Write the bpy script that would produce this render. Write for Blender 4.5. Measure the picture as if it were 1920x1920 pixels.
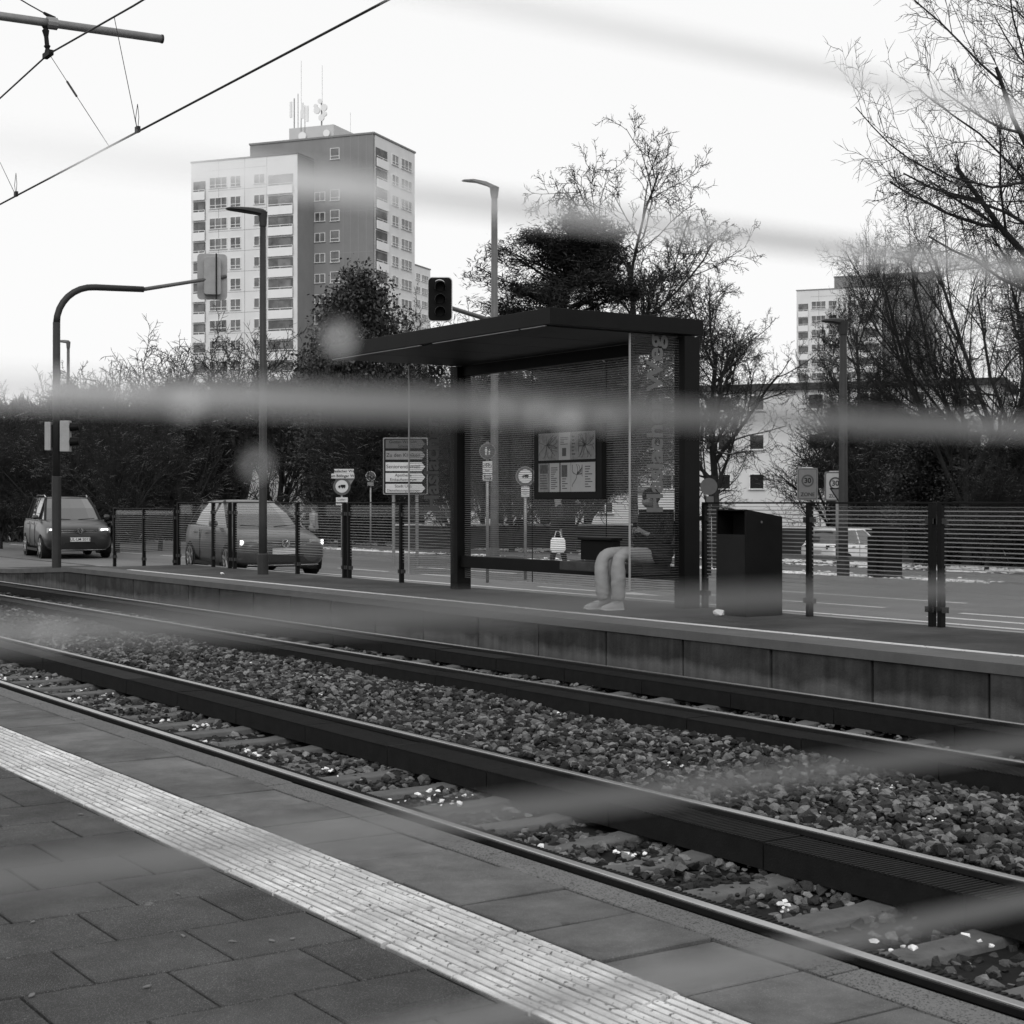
import bpy, bmesh, math, random
import numpy as np
from mathutils import Vector, Matrix
R = math.radians
random.seed(7); rng = np.random.default_rng(11)
for o in list(bpy.data.objects): bpy.data.objects.remove(o)
sc = bpy.context.scene
COL = sc.collection

# ------------------------------------------------------------------ camera, world, sun
EYE = 1.458; F = 2995.0; PX0 = 960.0; HY = 942.0; TH = R(34.0)
S_, C_ = math.sin(TH), math.cos(TH)
cd = bpy.data.cameras.new('camera'); cam = bpy.data.objects.new('camera', cd); COL.objects.link(cam)
cam.location = (0, 0, EYE); cam.rotation_euler = (R(90), 0, -TH)
cd.sensor_width = 36; cd.lens = F/1920*36; cd.shift_y = -18/1920
cd.clip_start = 0.02; cd.clip_end = 3000
cd.dof.use_dof = True; cd.dof.focus_distance = 13.0; cd.dof.aperture_fstop = 11.0
sc.camera = cam
wd = bpy.data.worlds.new('World'); sc.world = wd; wd.use_nodes = True
nt = wd.node_tree; nt.nodes.clear()
sky = nt.nodes.new('ShaderNodeTexSky'); sky.sky_type = 'NISHITA'; sky.sun_disc = False
SUN_EL, SUN_AZ = R(40), R(214)
sky.sun_elevation = SUN_EL; sky.sun_rotation = SUN_AZ; sky.dust_density = 3
bw = nt.nodes.new('ShaderNodeRGBToBW'); mx = nt.nodes.new('ShaderNodeMixRGB'); mx.inputs[0].default_value = 0.9
mx.inputs[2].default_value = (9.3, 9.3, 9.3, 1)
bg = nt.nodes.new('ShaderNodeBackground'); bg.inputs[1].default_value = 0.1
out = nt.nodes.new('ShaderNodeOutputWorld')
nt.links.new(sky.outputs[0], bw.inputs[0]); nt.links.new(bw.outputs[0], mx.inputs[1])
nt.links.new(mx.outputs[0], bg.inputs[0]); nt.links.new(bg.outputs[0], out.inputs[0])
sl = bpy.data.lights.new('sun', 'SUN'); sl.energy = 1.0; sl.angle = R(35); sl.color = (1, 1, 1)
so = bpy.data.objects.new('sun', sl); COL.objects.link(so)
so.rotation_euler = (R(90)-SUN_EL, 0, -TH)
sc.view_settings.view_transform = 'Standard'; sc.view_settings.look = 'None'
sc.view_settings.exposure = 0.15; sc.view_settings.gamma = 1.0; sc.view_settings.use_curve_mapping = False
try:
    sc.cycles.transparent_max_bounces = 32; sc.cycles.max_bounces = 8
except Exception: pass

# ------------------------------------------------------------------ helpers
def W(px, py, Z):
    r = (px-PX0)/F; rt = r*Z
    return Vector((Z*S_+rt*C_, Z*C_-rt*S_, EYE+(HY-py)/F*Z))
def yD(px, D):
    r = (px-PX0)/F
    return D*(C_-r*S_)/(S_+r*C_)
def ch(c): return (c, c, c, 1)

def mat(name, c, rough=0.8, var=0.25, scale=8.0, bump=0.0, bscale=60.0, metal=0.0, spec=0.14, island=0.0,
        detail=6, speck=0.0, speckc=0.4, speckscale=90):
    m = bpy.data.materials.new(name); m.use_nodes = True; n = m.node_tree; L = n.links
    b = n.nodes['Principled BSDF']; b.inputs['Roughness'].default_value = rough
    b.inputs['Metallic'].default_value = metal; b.inputs['Specular IOR Level'].default_value = spec
    tc = n.nodes.new('ShaderNodeTexCoord'); nz = n.nodes.new('ShaderNodeTexNoise')
    nz.inputs['Scale'].default_value = scale; nz.inputs['Detail'].default_value = detail
    nz.inputs['Roughness'].default_value = 0.65
    L.new(tc.outputs['Object'], nz.inputs['Vector'])
    mr = n.nodes.new('ShaderNodeMapRange'); mr.inputs['From Min'].default_value = 0.25; mr.inputs['From Max'].default_value = 0.75
    mr.inputs['To Min'].default_value = c*(1-var); mr.inputs['To Max'].default_value = c*(1+var)
    L.new(nz.outputs['Fac'], mr.inputs['Value']); src = mr.outputs[0]
    if island > 0:
        g = n.nodes.new('ShaderNodeNewGeometry'); m2 = n.nodes.new('ShaderNodeMapRange')
        m2.inputs['To Min'].default_value = 1-island; m2.inputs['To Max'].default_value = 1+island
        L.new(g.outputs['Random Per Island'], m2.inputs['Value'])
        mu = n.nodes.new('ShaderNodeMath'); mu.operation = 'MULTIPLY'
        L.new(src, mu.inputs[0]); L.new(m2.outputs[0], mu.inputs[1]); src = mu.outputs[0]
    if speck > 0:
        n3 = n.nodes.new('ShaderNodeTexNoise'); n3.inputs['Scale'].default_value = speckscale; n3.inputs['Detail'].default_value = 2
        L.new(tc.outputs['Object'], n3.inputs['Vector'])
        m3 = n.nodes.new('ShaderNodeMapRange'); m3.inputs['From Min'].default_value = 0.72-speck; m3.inputs['From Max'].default_value = 0.76-speck
        L.new(n3.outputs['Fac'], m3.inputs['Value'])
        x3 = n.nodes.new('ShaderNodeMixRGB'); x3.inputs[2].default_value = ch(speckc)
        L.new(m3.outputs[0], x3.inputs[0]); L.new(src, x3.inputs[1]); src = x3.outputs[0]
    L.new(src, b.inputs['Base Color'])
    if bump > 0:
        n2 = n.nodes.new('ShaderNodeTexNoise'); n2.inputs['Scale'].default_value = bscale; n2.inputs['Detail'].default_value = 5
        L.new(tc.outputs['Object'], n2.inputs['Vector'])
        bp = n.nodes.new('ShaderNodeBump'); bp.inputs['Strength'].default_value = bump; bp.inputs['Distance'].default_value = 0.01
        L.new(n2.outputs['Fac'], bp.inputs['Height']); L.new(bp.outputs[0], b.inputs['Normal'])
    return m

def emit(name, c, s):
    m = bpy.data.materials.new(name); m.use_nodes = True; b = m.node_tree.nodes['Principled BSDF']
    b.inputs['Base Color'].default_value = ch(c); b.inputs['Emission Color'].default_value = ch(1)
    b.inputs['Emission Strength'].default_value = s
    return m

def glass_mat(name, pitch=0.0, frac=0.3, z0=-99, z1=99, pc=0.45, alpha=0.75, rough=0.02):
    """thin clear pane with printed horizontal lines (pitch metres apart, in object z)"""
    m = bpy.data.materials.new(name); m.use_nodes = True; n = m.node_tree; L = n.links; n.nodes.clear()
    o = n.nodes.new('ShaderNodeOutputMaterial'); tr = n.nodes.new('ShaderNodeBsdfTransparent'); tr.inputs[0].default_value = ch(0.97)
    gl = n.nodes.new('ShaderNodeBsdfGlossy'); gl.inputs['Roughness'].default_value = rough; gl.inputs[0].default_value = ch(0.8)
    lw = n.nodes.new('ShaderNodeLayerWeight'); lw.inputs[0].default_value = 0.5
    pw = n.nodes.new('ShaderNodeMath'); pw.operation = 'POWER'; pw.inputs[1].default_value = 5; L.new(lw.outputs['Facing'], pw.inputs[0])
    fr = n.nodes.new('ShaderNodeMath'); fr.operation = 'MULTIPLY_ADD'; fr.inputs[1].default_value = 0.6; fr.inputs[2].default_value = 0.006; L.new(pw.outputs[0], fr.inputs[0])
    mxs = n.nodes.new('ShaderNodeMixShader'); L.new(fr.outputs[0], mxs.inputs[0]); L.new(tr.outputs[0], mxs.inputs[1]); L.new(gl.outputs[0], mxs.inputs[2])
    last = mxs.outputs[0]
    if pitch > 0:
        tc = n.nodes.new('ShaderNodeTexCoord'); sp = n.nodes.new('ShaderNodeSeparateXYZ'); L.new(tc.outputs['Object'], sp.inputs[0])
        def math_(op, a, b=None):
            q = n.nodes.new('ShaderNodeMath'); q.operation = op
            if isinstance(a, float): q.inputs[0].default_value = a
            else: L.new(a, q.inputs[0])
            if b is not None:
                if isinstance(b, float): q.inputs[1].default_value = b
                else: L.new(b, q.inputs[1])
            return q.outputs[0]
        z = sp.outputs[2]
        f = math_('FRACT', math_('DIVIDE', z, float(pitch)))
        mk = math_('LESS_THAN', f, float(frac))
        mk = math_('MULTIPLY', mk, math_('GREATER_THAN', z, float(z0)))
        mk = math_('MULTIPLY', mk, math_('LESS_THAN', z, float(z1)))
        mk = math_('MULTIPLY', mk, float(alpha))
        df = n.nodes.new('ShaderNodeBsdfDiffuse'); df.inputs[0].default_value = ch(pc)
        tl = n.nodes.new('ShaderNodeBsdfTranslucent'); tl.inputs[0].default_value = ch(pc)
        ad = n.nodes.new('ShaderNodeMixShader'); L.new(df.outputs[0], ad.inputs[1]); L.new(tl.outputs[0], ad.inputs[2])
        m2 = n.nodes.new('ShaderNodeMixShader'); L.new(mk, m2.inputs[0]); L.new(last, m2.inputs[1]); L.new(ad.outputs[0], m2.inputs[2]); last = m2.outputs[0]
    L.new(last, o.inputs[0])
    return m

def tag(o, label=None, cat=None, group=None, kind=None):
    if label: o['label'] = label
    if cat: o['category'] = cat
    if group: o['group'] = group
    if kind: o['kind'] = kind
    return o
def thing(name, label, cat, loc=(0, 0, 0), rz=0.0, group=None):
    o = bpy.data.objects.new(name, None); COL.objects.link(o); o.location = loc; o.rotation_euler = (0, 0, rz)
    o.empty_display_size = 0.2
    return tag(o, label, cat, group)
def pmat(parent):
    if parent is None: return Matrix.Identity(4)
    M = Matrix.Translation(parent.location) @ parent.rotation_euler.to_matrix().to_4x4()
    return (pmat(parent.parent) @ M) if parent.parent else M

class MB:
    def __init__(s): s.v = []; s.f = []; s.m = []
    def add(s, vs, fs, mi=0):
        b = len(s.v); s.v += [tuple(v) for v in vs]; s.f += [tuple(i+b for i in f) for f in fs]; s.m += [mi]*len(fs); return s
    def box(s, c, d, rz=0.0, mi=0, M=None):
        x, y, z = d[0]/2, d[1]/2, d[2]/2; cr, sr = math.cos(rz), math.sin(rz)
        vs = []
        for dz in (-z, z):
            for dx, dy in ((-x, -y), (x, -y), (x, y), (-x, y)):
                p = Vector((c[0]+dx*cr-dy*sr, c[1]+dx*sr+dy*cr, c[2]+dz)); vs.append(M @ p if M else p)
        return s.add(vs, [(3, 2, 1, 0), (4, 5, 6, 7), (0, 1, 5, 4), (1, 2, 6, 5), (2, 3, 7, 6), (3, 0, 4, 7)], mi)
    def bb(s, x0, x1, y0, y1, z0, z1, mi=0):
        return s.box(((x0+x1)/2, (y0+y1)/2, (z0+z1)/2), (abs(x1-x0), abs(y1-y0), abs(z1-z0)), 0, mi)
    def tube(s, pts, rad, n=8, mi=0, cap=True):
        pts = [Vector(p) for p in pts]
        if not hasattr(rad, '__len__'): rad = [rad]*len(pts)
        vs = []; fs = []; up = None
        for i, p in enumerate(pts):
            d = (pts[min(i+1, len(pts)-1)]-pts[max(i-1, 0)])
            if d.length < 1e-9: d = Vector((0, 0, 1))
            d.normalize()
            if up is None:
                up = Vector((0, 0, 1)) if abs(d.z) < 0.9 else Vector((1, 0, 0))
            a = d.cross(up); a.normalize(); b = a.cross(d); b.normalize(); up = b
            for k in range(n):
                t = 2*math.pi*k/n; vs.append(p+(a*math.cos(t)+b*math.sin(t))*rad[i])
        for i in range(len(pts)-1):
            for k in range(n):
                fs.append((i*n+k, i*n+(k+1) % n, (i+1)*n+(k+1) % n, (i+1)*n+k))
        if cap:
            fs.append(tuple(range(n))[::-1]); fs.append(tuple((len(pts)-1)*n+k for k in range(n)))
        return s.add(vs, fs, mi)
    def prism(s, outline, h, M, mi=0):
        """outline = list of (x,y); extruded from z=0 to h, transformed by M"""
        n = len(outline)
        vs = [M @ Vector((x, y, 0)) for x, y in outline]+[M @ Vector((x, y, h)) for x, y in outline]
        fs = [tuple(range(n))[::-1], tuple(range(n, 2*n))]+[(i, (i+1) % n, n+(i+1) % n, n+i) for i in range(n)]
        return s.add(vs, fs, mi)
    def loft(s, rings, mi=0, cap=True, close=True):
        n = len(rings[0]); vs = [p for r in rings for p in r]; fs = []
        for i in range(len(rings)-1):
            for k in range(n if close else n-1):
                fs.append((i*n+k, i*n+(k+1) % n, (i+1)*n+(k+1) % n, (i+1)*n+k))
        if cap: fs.append(tuple(range(n))[::-1]); fs.append(tuple((len(rings)-1)*n+k for k in range(n)))
        return s.add(vs, fs, mi)
    def mesh(s, me):
        s.add([v.co for v in me.vertices], [tuple(p.vertices) for p in me.polygons]); return s
    def build(s, name, mats, parent=None, smooth=False, world=True, bevel=0.0, sub=0, recalc=True):
        me = bpy.data.meshes.new(name)
        vs = s.v
        if parent is not None and world:
            Mi = pmat(parent).inverted(); vs = [tuple(Mi @ Vector(v)) for v in vs]
        me.from_pydata(vs, [], s.f)
        if not isinstance(mats, (list, tuple)): mats = [mats]
        for m in mats: me.materials.append(m)
        me.polygons.foreach_set('material_index', s.m)
        bm = bmesh.new(); bm.from_mesh(me)
        if recalc: bmesh.ops.recalc_face_normals(bm, faces=bm.faces)
        bm.to_mesh(me); bm.free()
        if smooth: me.polygons.foreach_set('use_smooth', [True]*len(me.polygons))
        me.update()
        o = bpy.data.objects.new(name, me); COL.objects.link(o); o.parent = parent
        if bevel > 0:
            b = o.modifiers.new('bevel', 'BEVEL'); b.width = bevel; b.segments = 2; b.limit_method = 'ANGLE'; b.angle_limit = R(40)
        if sub > 0:
            q = o.modifiers.new('sub', 'SUBSURF'); q.levels = sub; q.render_levels = sub
        return o
def copy_tree(o, parent=None):
    c = o.copy(); COL.objects.link(c); c.parent = parent
    for k in [x for x in list(o.children)]: copy_tree(k, c)
    return c
def text(txt, size, M, depth=0.002, align='CENTER', bold=0.0):
    cu = bpy.data.curves.new('t', 'FONT'); cu.body = txt; cu.size = size; cu.extrude = depth/2; cu.align_x = align; cu.align_y = 'CENTER'
    cu.offset = bold; cu.resolution_u = 4
    ob = bpy.data.objects.new('t', cu); COL.objects.link(ob); bpy.context.view_layer.update()
    me = bpy.data.meshes.new_from_object(ob.evaluated_get(bpy.context.evaluated_depsgraph_get()))
    bpy.data.objects.remove(ob); me.transform(M)
    mb = MB().mesh(me); bpy.data.meshes.remove(me); return mb
def facing(p, right, up=Vector((0, 0, 1))):
    """matrix with local x=right, y=up, z=outward, origin p"""
    right = Vector(right).normalized(); up = Vector(up).normalized(); n = right.cross(up)
    return Matrix(((right.x, up.x, n.x, p[0]), (right.y, up.y, n.y, p[1]), (right.z, up.z, n.z, p[2]), (0, 0, 0, 1)))
CAMR = Vector((C_, -S_, 0))          # image right direction in the world
def disc(r, n=24, cx=0, cy=0): return [(cx+r*math.cos(2*math.pi*k/n), cy+r*math.sin(2*math.pi*k/n)) for k in range(n)]
def rrect(w, h, r, n=4):
    o = []
    for cx, cy, a0 in ((w/2-r, h/2-r, 0), (-w/2+r, h/2-r, 90), (-w/2+r, -h/2+r, 180), (w/2-r, -h/2+r, 270)):
        for k in range(n+1):
            a = R(a0+90*k/n); o.append((cx+r*math.cos(a), cy+r*math.sin(a)))
    return o
def ring_mb(mb, r0, r1, M, h=0.004, n=32, mi=0):
    a = disc(r0, n); b = disc(r1, n)
    vs = [M @ Vector((x, y, h)) for x, y in a]+[M @ Vector((x, y, h)) for x, y in b]
    mb.add(vs, [(k, (k+1) % n, n+(k+1) % n, n+k) for k in range(n)], mi); return mb

# ------------------------------------------------------------------ materials
M_ASPH_N = mat('slab_concrete_dark', 0.050, 0.9, 0.22, 5, 0.9, 130, island=0.16, speck=0.13, speckc=0.15, speckscale=240, spec=0.2)
M_EDGE_SLAB = mat('slab_concrete_edge', 0.112, 0.85, 0.25, 3.5, 0.5, 170, island=0.10, speck=0.11, speckc=0.17, speckscale=230)
M_JOINT = mat('joint_sand', 0.022, 0.95, 0.3, 20)
M_TACT = mat('tactile_white_concrete', 0.60, 0.8, 0.22, 9, 0.6, 70, island=0.10, speck=0.085, speckc=0.14, speckscale=42)
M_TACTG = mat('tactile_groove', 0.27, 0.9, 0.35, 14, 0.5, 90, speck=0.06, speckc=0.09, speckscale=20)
M_CURB = mat('granite_kerb', 0.14, 0.85, 0.15, 4, 0.7, 160, island=0.08, speck=0.16, speckc=0.055, speckscale=130)
M_BALL_BASE = mat('ballast_bed', 0.012, 0.95, 0.4, 20)
M_STONE = mat('ballast_stone', 0.058, 0.8, 0.5, 30, 0.7, 160, spec=0.2)
def stone_shade(m):
    n = m.node_tree; L = n.links; b = n.nodes['Principled BSDF']; src = b.inputs['Base Color'].links[0].from_socket
    g = n.nodes.new('ShaderNodeNewGeometry'); p = n.nodes.new('ShaderNodeMath'); p.operation = 'POWER'; p.inputs[1].default_value = 2.6; L.new(g.outputs['Random Per Island'], p.inputs[0])
    q = n.nodes.new('ShaderNodeMath'); q.operation = 'MULTIPLY_ADD'; q.inputs[1].default_value = 3.4; q.inputs[2].default_value = 0.22; L.new(p.outputs[0], q.inputs[0])
    u = n.nodes.new('ShaderNodeMath'); u.operation = 'MULTIPLY'; L.new(src, u.inputs[0]); L.new(q.outputs[0], u.inputs[1]); L.new(u.outputs[0], b.inputs['Base Color'])
stone_shade(M_STONE)
def spots(m, scale, r, c, fac=0.7):
    n = m.node_tree; L = n.links; b = n.nodes['Principled BSDF']; src = b.inputs['Base Color'].links[0].from_socket
    tc = n.nodes.new('ShaderNodeTexCoord'); nz = n.nodes.new('ShaderNodeTexNoise'); nz.inputs['Scale'].default_value = 14
    ad = n.nodes.new('ShaderNodeVectorMath'); ad.operation = 'MULTIPLY_ADD'; ad.inputs[1].default_value = (.06, .06, 0)
    L.new(tc.outputs['Object'], nz.inputs['Vector']); L.new(nz.outputs['Color'], ad.inputs[0]); L.new(tc.outputs['Object'], ad.inputs[2])
    v = n.nodes.new('ShaderNodeTexVoronoi'); v.inputs['Scale'].default_value = scale; L.new(ad.outputs[0], v.inputs['Vector'])
    sp = n.nodes.new('ShaderNodeSeparateXYZ'); L.new(v.outputs['Color'], sp.inputs[0])
    rr = n.nodes.new('ShaderNodeMath'); rr.operation = 'MULTIPLY'; rr.inputs[1].default_value = r; L.new(sp.outputs[0], rr.inputs[0])
    lt = n.nodes.new('ShaderNodeMath'); lt.operation = 'LESS_THAN'; L.new(v.outputs['Distance'], lt.inputs[0]); L.new(rr.outputs[0], lt.inputs[1])
    f = n.nodes.new('ShaderNodeMath'); f.operation = 'MULTIPLY'; f.inputs[1].default_value = fac; L.new(lt.outputs[0], f.inputs[0])
    x = n.nodes.new('ShaderNodeMixRGB'); x.inputs[2].default_value = ch(c); L.new(f.outputs[0], x.inputs[0]); L.new(src, x.inputs[1]); L.new(x.outputs[0], b.inputs['Base Color'])
def stains(m, scale, lo, hi, stretch=(1, 1, 1)):
    n = m.node_tree; L = n.links; b = n.nodes['Principled BSDF']; src = b.inputs['Base Color'].links[0].from_socket
    tc = n.nodes.new('ShaderNodeTexCoord'); mp = n.nodes.new('ShaderNodeMapping'); mp.inputs['Scale'].default_value = stretch; L.new(tc.outputs['Object'], mp.inputs[0])
    nz = n.nodes.new('ShaderNodeTexNoise'); nz.inputs['Scale'].default_value = scale; nz.inputs['Detail'].default_value = 10; nz.inputs['Roughness'].default_value = .7; L.new(mp.outputs[0], nz.inputs['Vector'])
    mr = n.nodes.new('ShaderNodeMapRange'); mr.inputs['From Min'].default_value = .38; mr.inputs['From Max'].default_value = .62; mr.inputs['To Min'].default_value = lo; mr.inputs['To Max'].default_value = hi; L.new(nz.outputs['Fac'], mr.inputs['Value'])
    x = n.nodes.new('ShaderNodeMixRGB'); x.blend_type = 'MULTIPLY'; x.inputs[0].default_value = 1; L.new(src, x.inputs[1]); L.new(mr.outputs[0], x.inputs[2]); L.new(x.outputs[0], b.inputs['Base Color'])
spots(M_ASPH_N, 3.0, 0.10, 0.13, 0.6); spots(M_EDGE_SLAB, 3.5, 0.09, 0.05, 0.5)
stains(M_ASPH_N, 1.3, 0.72, 1.3); stains(M_EDGE_SLAB, 1.5, 0.68, 1.25); stains(M_TACT, 3.0, 0.72, 1.08, (1, .5, 1))
M_RAILTOP = mat('rail_polished', 0.42, 0.30, 0.15, 3, metal=0.9)
M_RAIL = mat('rail_steel', 0.014, 0.65, 0.3, 12)
M_RUBBER = mat('absorber_rubber', 0.011, 0.85, 0.35, 9, 0.3, 90)
M_SLEEPER = mat('sleeper_concrete', 0.115, 0.85, 0.3, 6, 0.4, 80, island=0.3)
M_SNOW = mat('snow', 0.78, 0.7, 0.08, 8, 0.4, 30)
M_PLAT_F = mat('far_platform_asphalt', 0.050, 0.8, 0.22, 1.4, 0.4, 150, speck=0.04, speckc=0.10, speckscale=40)
M_CAP = mat('platform_edge_cap', 0.10, 0.8, 0.2, 3, 0.4, 90)
M_WHITE_LINE = mat('painted_white', 0.50, 0.7, 0.15, 10, speck=0.09, speckc=0.2, speckscale=22)
M_ROAD = mat('road_asphalt', 0.15, 0.75, 0.14, 0.8, 0.3, 120)
M_KERB = mat('kerb_concrete', 0.26, 0.8, 0.2, 3)
M_DKMET = mat('anthracite_metal', 0.0065, 0.5, 0.25, 3, spec=0.10)
M_DKMET2 = mat('bin_metal', 0.0055, 0.5, 0.4, 2.5, spec=0.10)
M_BINFRONT = mat('bin_front_metal', 0.011, 0.5, 0.3, 3, spec=0.12)
M_BLACK = mat('black', 0.006, 0.8, 0.2, 5)
M_POLE = mat('pole_grey', 0.026, 0.55, 0.25, 5, spec=0.3)
M_POLE_L = mat('pole_light_grey', 0.085, 0.5, 0.2, 5, spec=0.5)
M_GALV = mat('galvanised', 0.26, 0.45, 0.2, 8, metal=0.5)
M_WIRE = mat('wire', 0.03, 0.5, 0.2, 5, metal=0.5)
M_GEDGE = mat('glass_edge', 0.30, 0.3, 0.1, 5)
M_GLASS_S = glass_mat('shelter_glass', 0.0300, 0.28, 0.18, 3.4, 0.24, 0.72)
M_GLASS_W = glass_mat('wing_glass', 0.0300, 0.26, 0.10, 3.4, 0.16, 0.5)
M_GLASS_F = glass_mat('fence_glass', 0.0460, 0.26, 0.33, 1.26, 0.30, 0.65)
M_SIGNW = mat('sign_white', 0.52, 0.5, 0.08, 10)
M_SIGNG = mat('sign_grey', 0.20, 0.5, 0.12, 10)
M_SIGNM = mat('sign_mid', 0.09, 0.5, 0.12, 10)
M_SIGNB = mat('sign_black', 0.012, 0.6, 0.1, 10)
M_PAPER = mat('paper', 0.40, 0.5, 0.08, 4)
M_PAPER2 = mat('paper_grey', 0.24, 0.6, 0.35, 18, detail=9)
M_PRINT = mat('paper_print', 0.10, 0.6, 0.4, 25)
M_LETTER = mat('glass_lettering', 0.11, 0.6, 0.1, 5)

# ------------------------------------------------------------------ ground, roads, platforms
ZR = -0.05           # road level
ZP = 0.165           # far platform level
ZB = -0.37           # ballast level
def terrain_z(x):
    if x < 33: return ZR-0.02
    if x < 45: return ZR-0.02-1.25*(x-33)/12
    return ZR-1.27
mg = MB()
xs = [3.62, 13.15, 13.25, 33, 36, 39, 42, 45, 60, 90, 140, 250, 500, 1500]
ys = [-1200, -300, -60, 0, 40, 80, 150, 300, 600, 1800]
g = []
for i, x in enumerate(xs):
    for y in ys:
        g.append((x, y, -0.62 if x < 13.2 else terrain_z(x)))
fs = [(i*len(ys)+j, (i+1)*len(ys)+j, (i+1)*len(ys)+j+1, i*len(ys)+j+1) for i in range(len(xs)-1) for j in range(len(ys)-1)]
mg.add(g, fs)
M_GRASS = mat('winter_grass_ground', 0.075, 0.95, 0.5, 1.2, 0.8, 30, speck=0.05, speckc=0.4, speckscale=7)
tag(mg.build('ground', M_GRASS), kind='structure')
mb = MB(); mb.bb(-60, 3.62, -60, 200, -0.9, -0.12)
tag(mb.build('platform_base', M_JOINT), kind='structure')

def tiles(x0, x1, nx, y0, y1, dy, gap, zt, th, mb, stagger=0.0, jit=0.0015, tilt=0.003, yoff=0.0):
    dx = (x1-x0)/nx
    for i in range(nx):
        k0 = int((y0-yoff)/dy)-1; k1 = int((y1-yoff)/dy)+1
        for k in range(k0, k1):
            ya = yoff+k*dy+(stagger*dy if i % 2 else 0)
            z = zt+random.uniform(-jit, jit); tx = random.uniform(-tilt, tilt); ty = random.uniform(-tilt, tilt)
            a, b, c, d = x0+i*dx+gap/2, x0+(i+1)*dx-gap/2, ya+gap/2, ya+dy-gap/2
            e = 0.004
            vs = []
            for (X, Y) in ((a, c), (b, c), (b, d), (a, d)): vs.append((X, Y, zt-th))
            for (X, Y) in ((a, c), (b, c), (b, d), (a, d)): vs.append((X, Y, z-e+tx*(X-a)/dx+ty*(Y-c)/dy))
            for (X, Y) in ((a+e, c+e), (b-e, c+e), (b-e, d-e), (a+e, d-e)): vs.append((X, Y, z+tx*(X-a)/dx+ty*(Y-c)/dy))
            mb.add(vs, [(0, 1, 5, 4), (1, 2, 6, 5), (2, 3, 7, 6), (3, 0, 4, 7), (4, 5, 9, 8), (5, 6, 10, 9), (6, 7, 11, 10), (7, 4, 8, 11), (8, 9, 10, 11)])
# grey slabs: rows run across the platform (joints in X continuous), half-bond between rows
mb = MB(); dy = 0.42; dx = 0.455
for row in range(-2, 62):
    off = (row % 2)*dx/2
    y0 = 0.10+row*dy
    i0 = -3
    for i in range(-4, 7):
        a = 0.07+off+i*dx; b = a+dx
        if a > 2.575: continue
        b = min(b, 2.58)
        gp = 0.005
        z = random.uniform(-0.0015, 0.001)
        vs = [(a+gp, y0+gp, -0.06), (b-gp, y0+gp, -0.06), (b-gp, y0+dy-gp, -0.06), (a+gp, y0+dy-gp, -0.06)]
        e = 0.004; tl = random.uniform(-0.0015, 0.0015)
        vs += [(a+gp, y0+gp, z-e), (b-gp, y0+gp, z-e+tl), (b-gp, y0+dy-gp, z-e+tl), (a+gp, y0+dy-gp, z-e)]
        vs += [(a+gp+e, y0+gp+e, z), (b-gp-e, y0+gp+e, z+tl), (b-gp-e, y0+dy-gp-e, z+tl), (a+gp+e, y0+dy-gp-e, z)]
        mb.add(vs, [(0, 1, 5, 4), (1, 2, 6, 5), (2, 3, 7, 6), (3, 0, 4, 7), (4, 5, 9, 8), (5, 6, 10, 9), (6, 7, 11, 10), (7, 4, 8, 11), (8, 9, 10, 11)])
tag(mb.build('platform_paving', M_ASPH_N), kind='structure')
mb = MB(); tiles(3.066, 3.545, 1, 0, 27, 0.42, 0.016, 0.0, 0.06, mb, jit=0.003, tilt=0.005, yoff=0.27)
tag(mb.build('platform_edge_paving', M_EDGE_SLAB), kind='structure')
mb = MB(); tiles(3.557, 3.72, 1, -2, 60, 1.0, 0.010, -0.004, 0.4, mb, yoff=0.55)
tag(mb.build('platform_kerb', M_CURB), kind='structure')
mb = MB(); mb.bb(-6, 3.66, 27, 60, -0.12, -0.006)
tag(mb.build('platform_paving', M_EDGE_SLAB), kind='structure')
# tactile strip with ribs: two tile columns, ribs along the track, rib ends interlock
mb = MB()
x0t, x1t = 2.588, 3.058; nr = 12; pit = (x1t-x0t)/nr
for col in range(2):
    for k in range(-2, 64):
        ya = 0.27+k*0.42+(0.0 if col else 0.13)
        zt = random.uniform(-0.0015, 0.0015)
        for j in range(6):
            xa = x0t+(col*6+j)*pit; wob = 0.009 if j % 2 else -0.004
            y0 = ya+0.004+wob; y1 = ya+0.42-0.003+wob
            g_ = 0.0008 if 0 < j else 0.004; hr = 0.0065*random.uniform(0.45, 1.1); y0 += random.choice((0, 0, 0, .004, .02)); y1 -= random.choice((0, 0, 0, .005, .012))
            prof = [(xa+g_, -0.03), (xa+g_, zt-0.001), (xa+pit*0.22, zt), (xa+pit*0.34, zt+hr), (xa+pit*0.70, zt+hr), (xa+pit*0.84, zt), (xa+pit-0.0005, zt-0.001), (xa+pit-0.0005, -0.03)]
            n = len(prof)
            mb.add([(x, y0, z) for x, z in prof]+[(x, y1, z) for x, z in prof],
                   [(i, i+1, n+i+1, n+i) for i in (2, 3, 4)]+[tuple(range(n))[::-1], tuple(range(n, 2*n))])
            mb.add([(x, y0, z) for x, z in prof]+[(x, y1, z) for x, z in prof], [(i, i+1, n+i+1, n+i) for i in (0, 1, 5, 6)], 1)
tag(mb.build('tactile_paving', [M_TACT, M_TACTG]), kind='structure')

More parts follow.
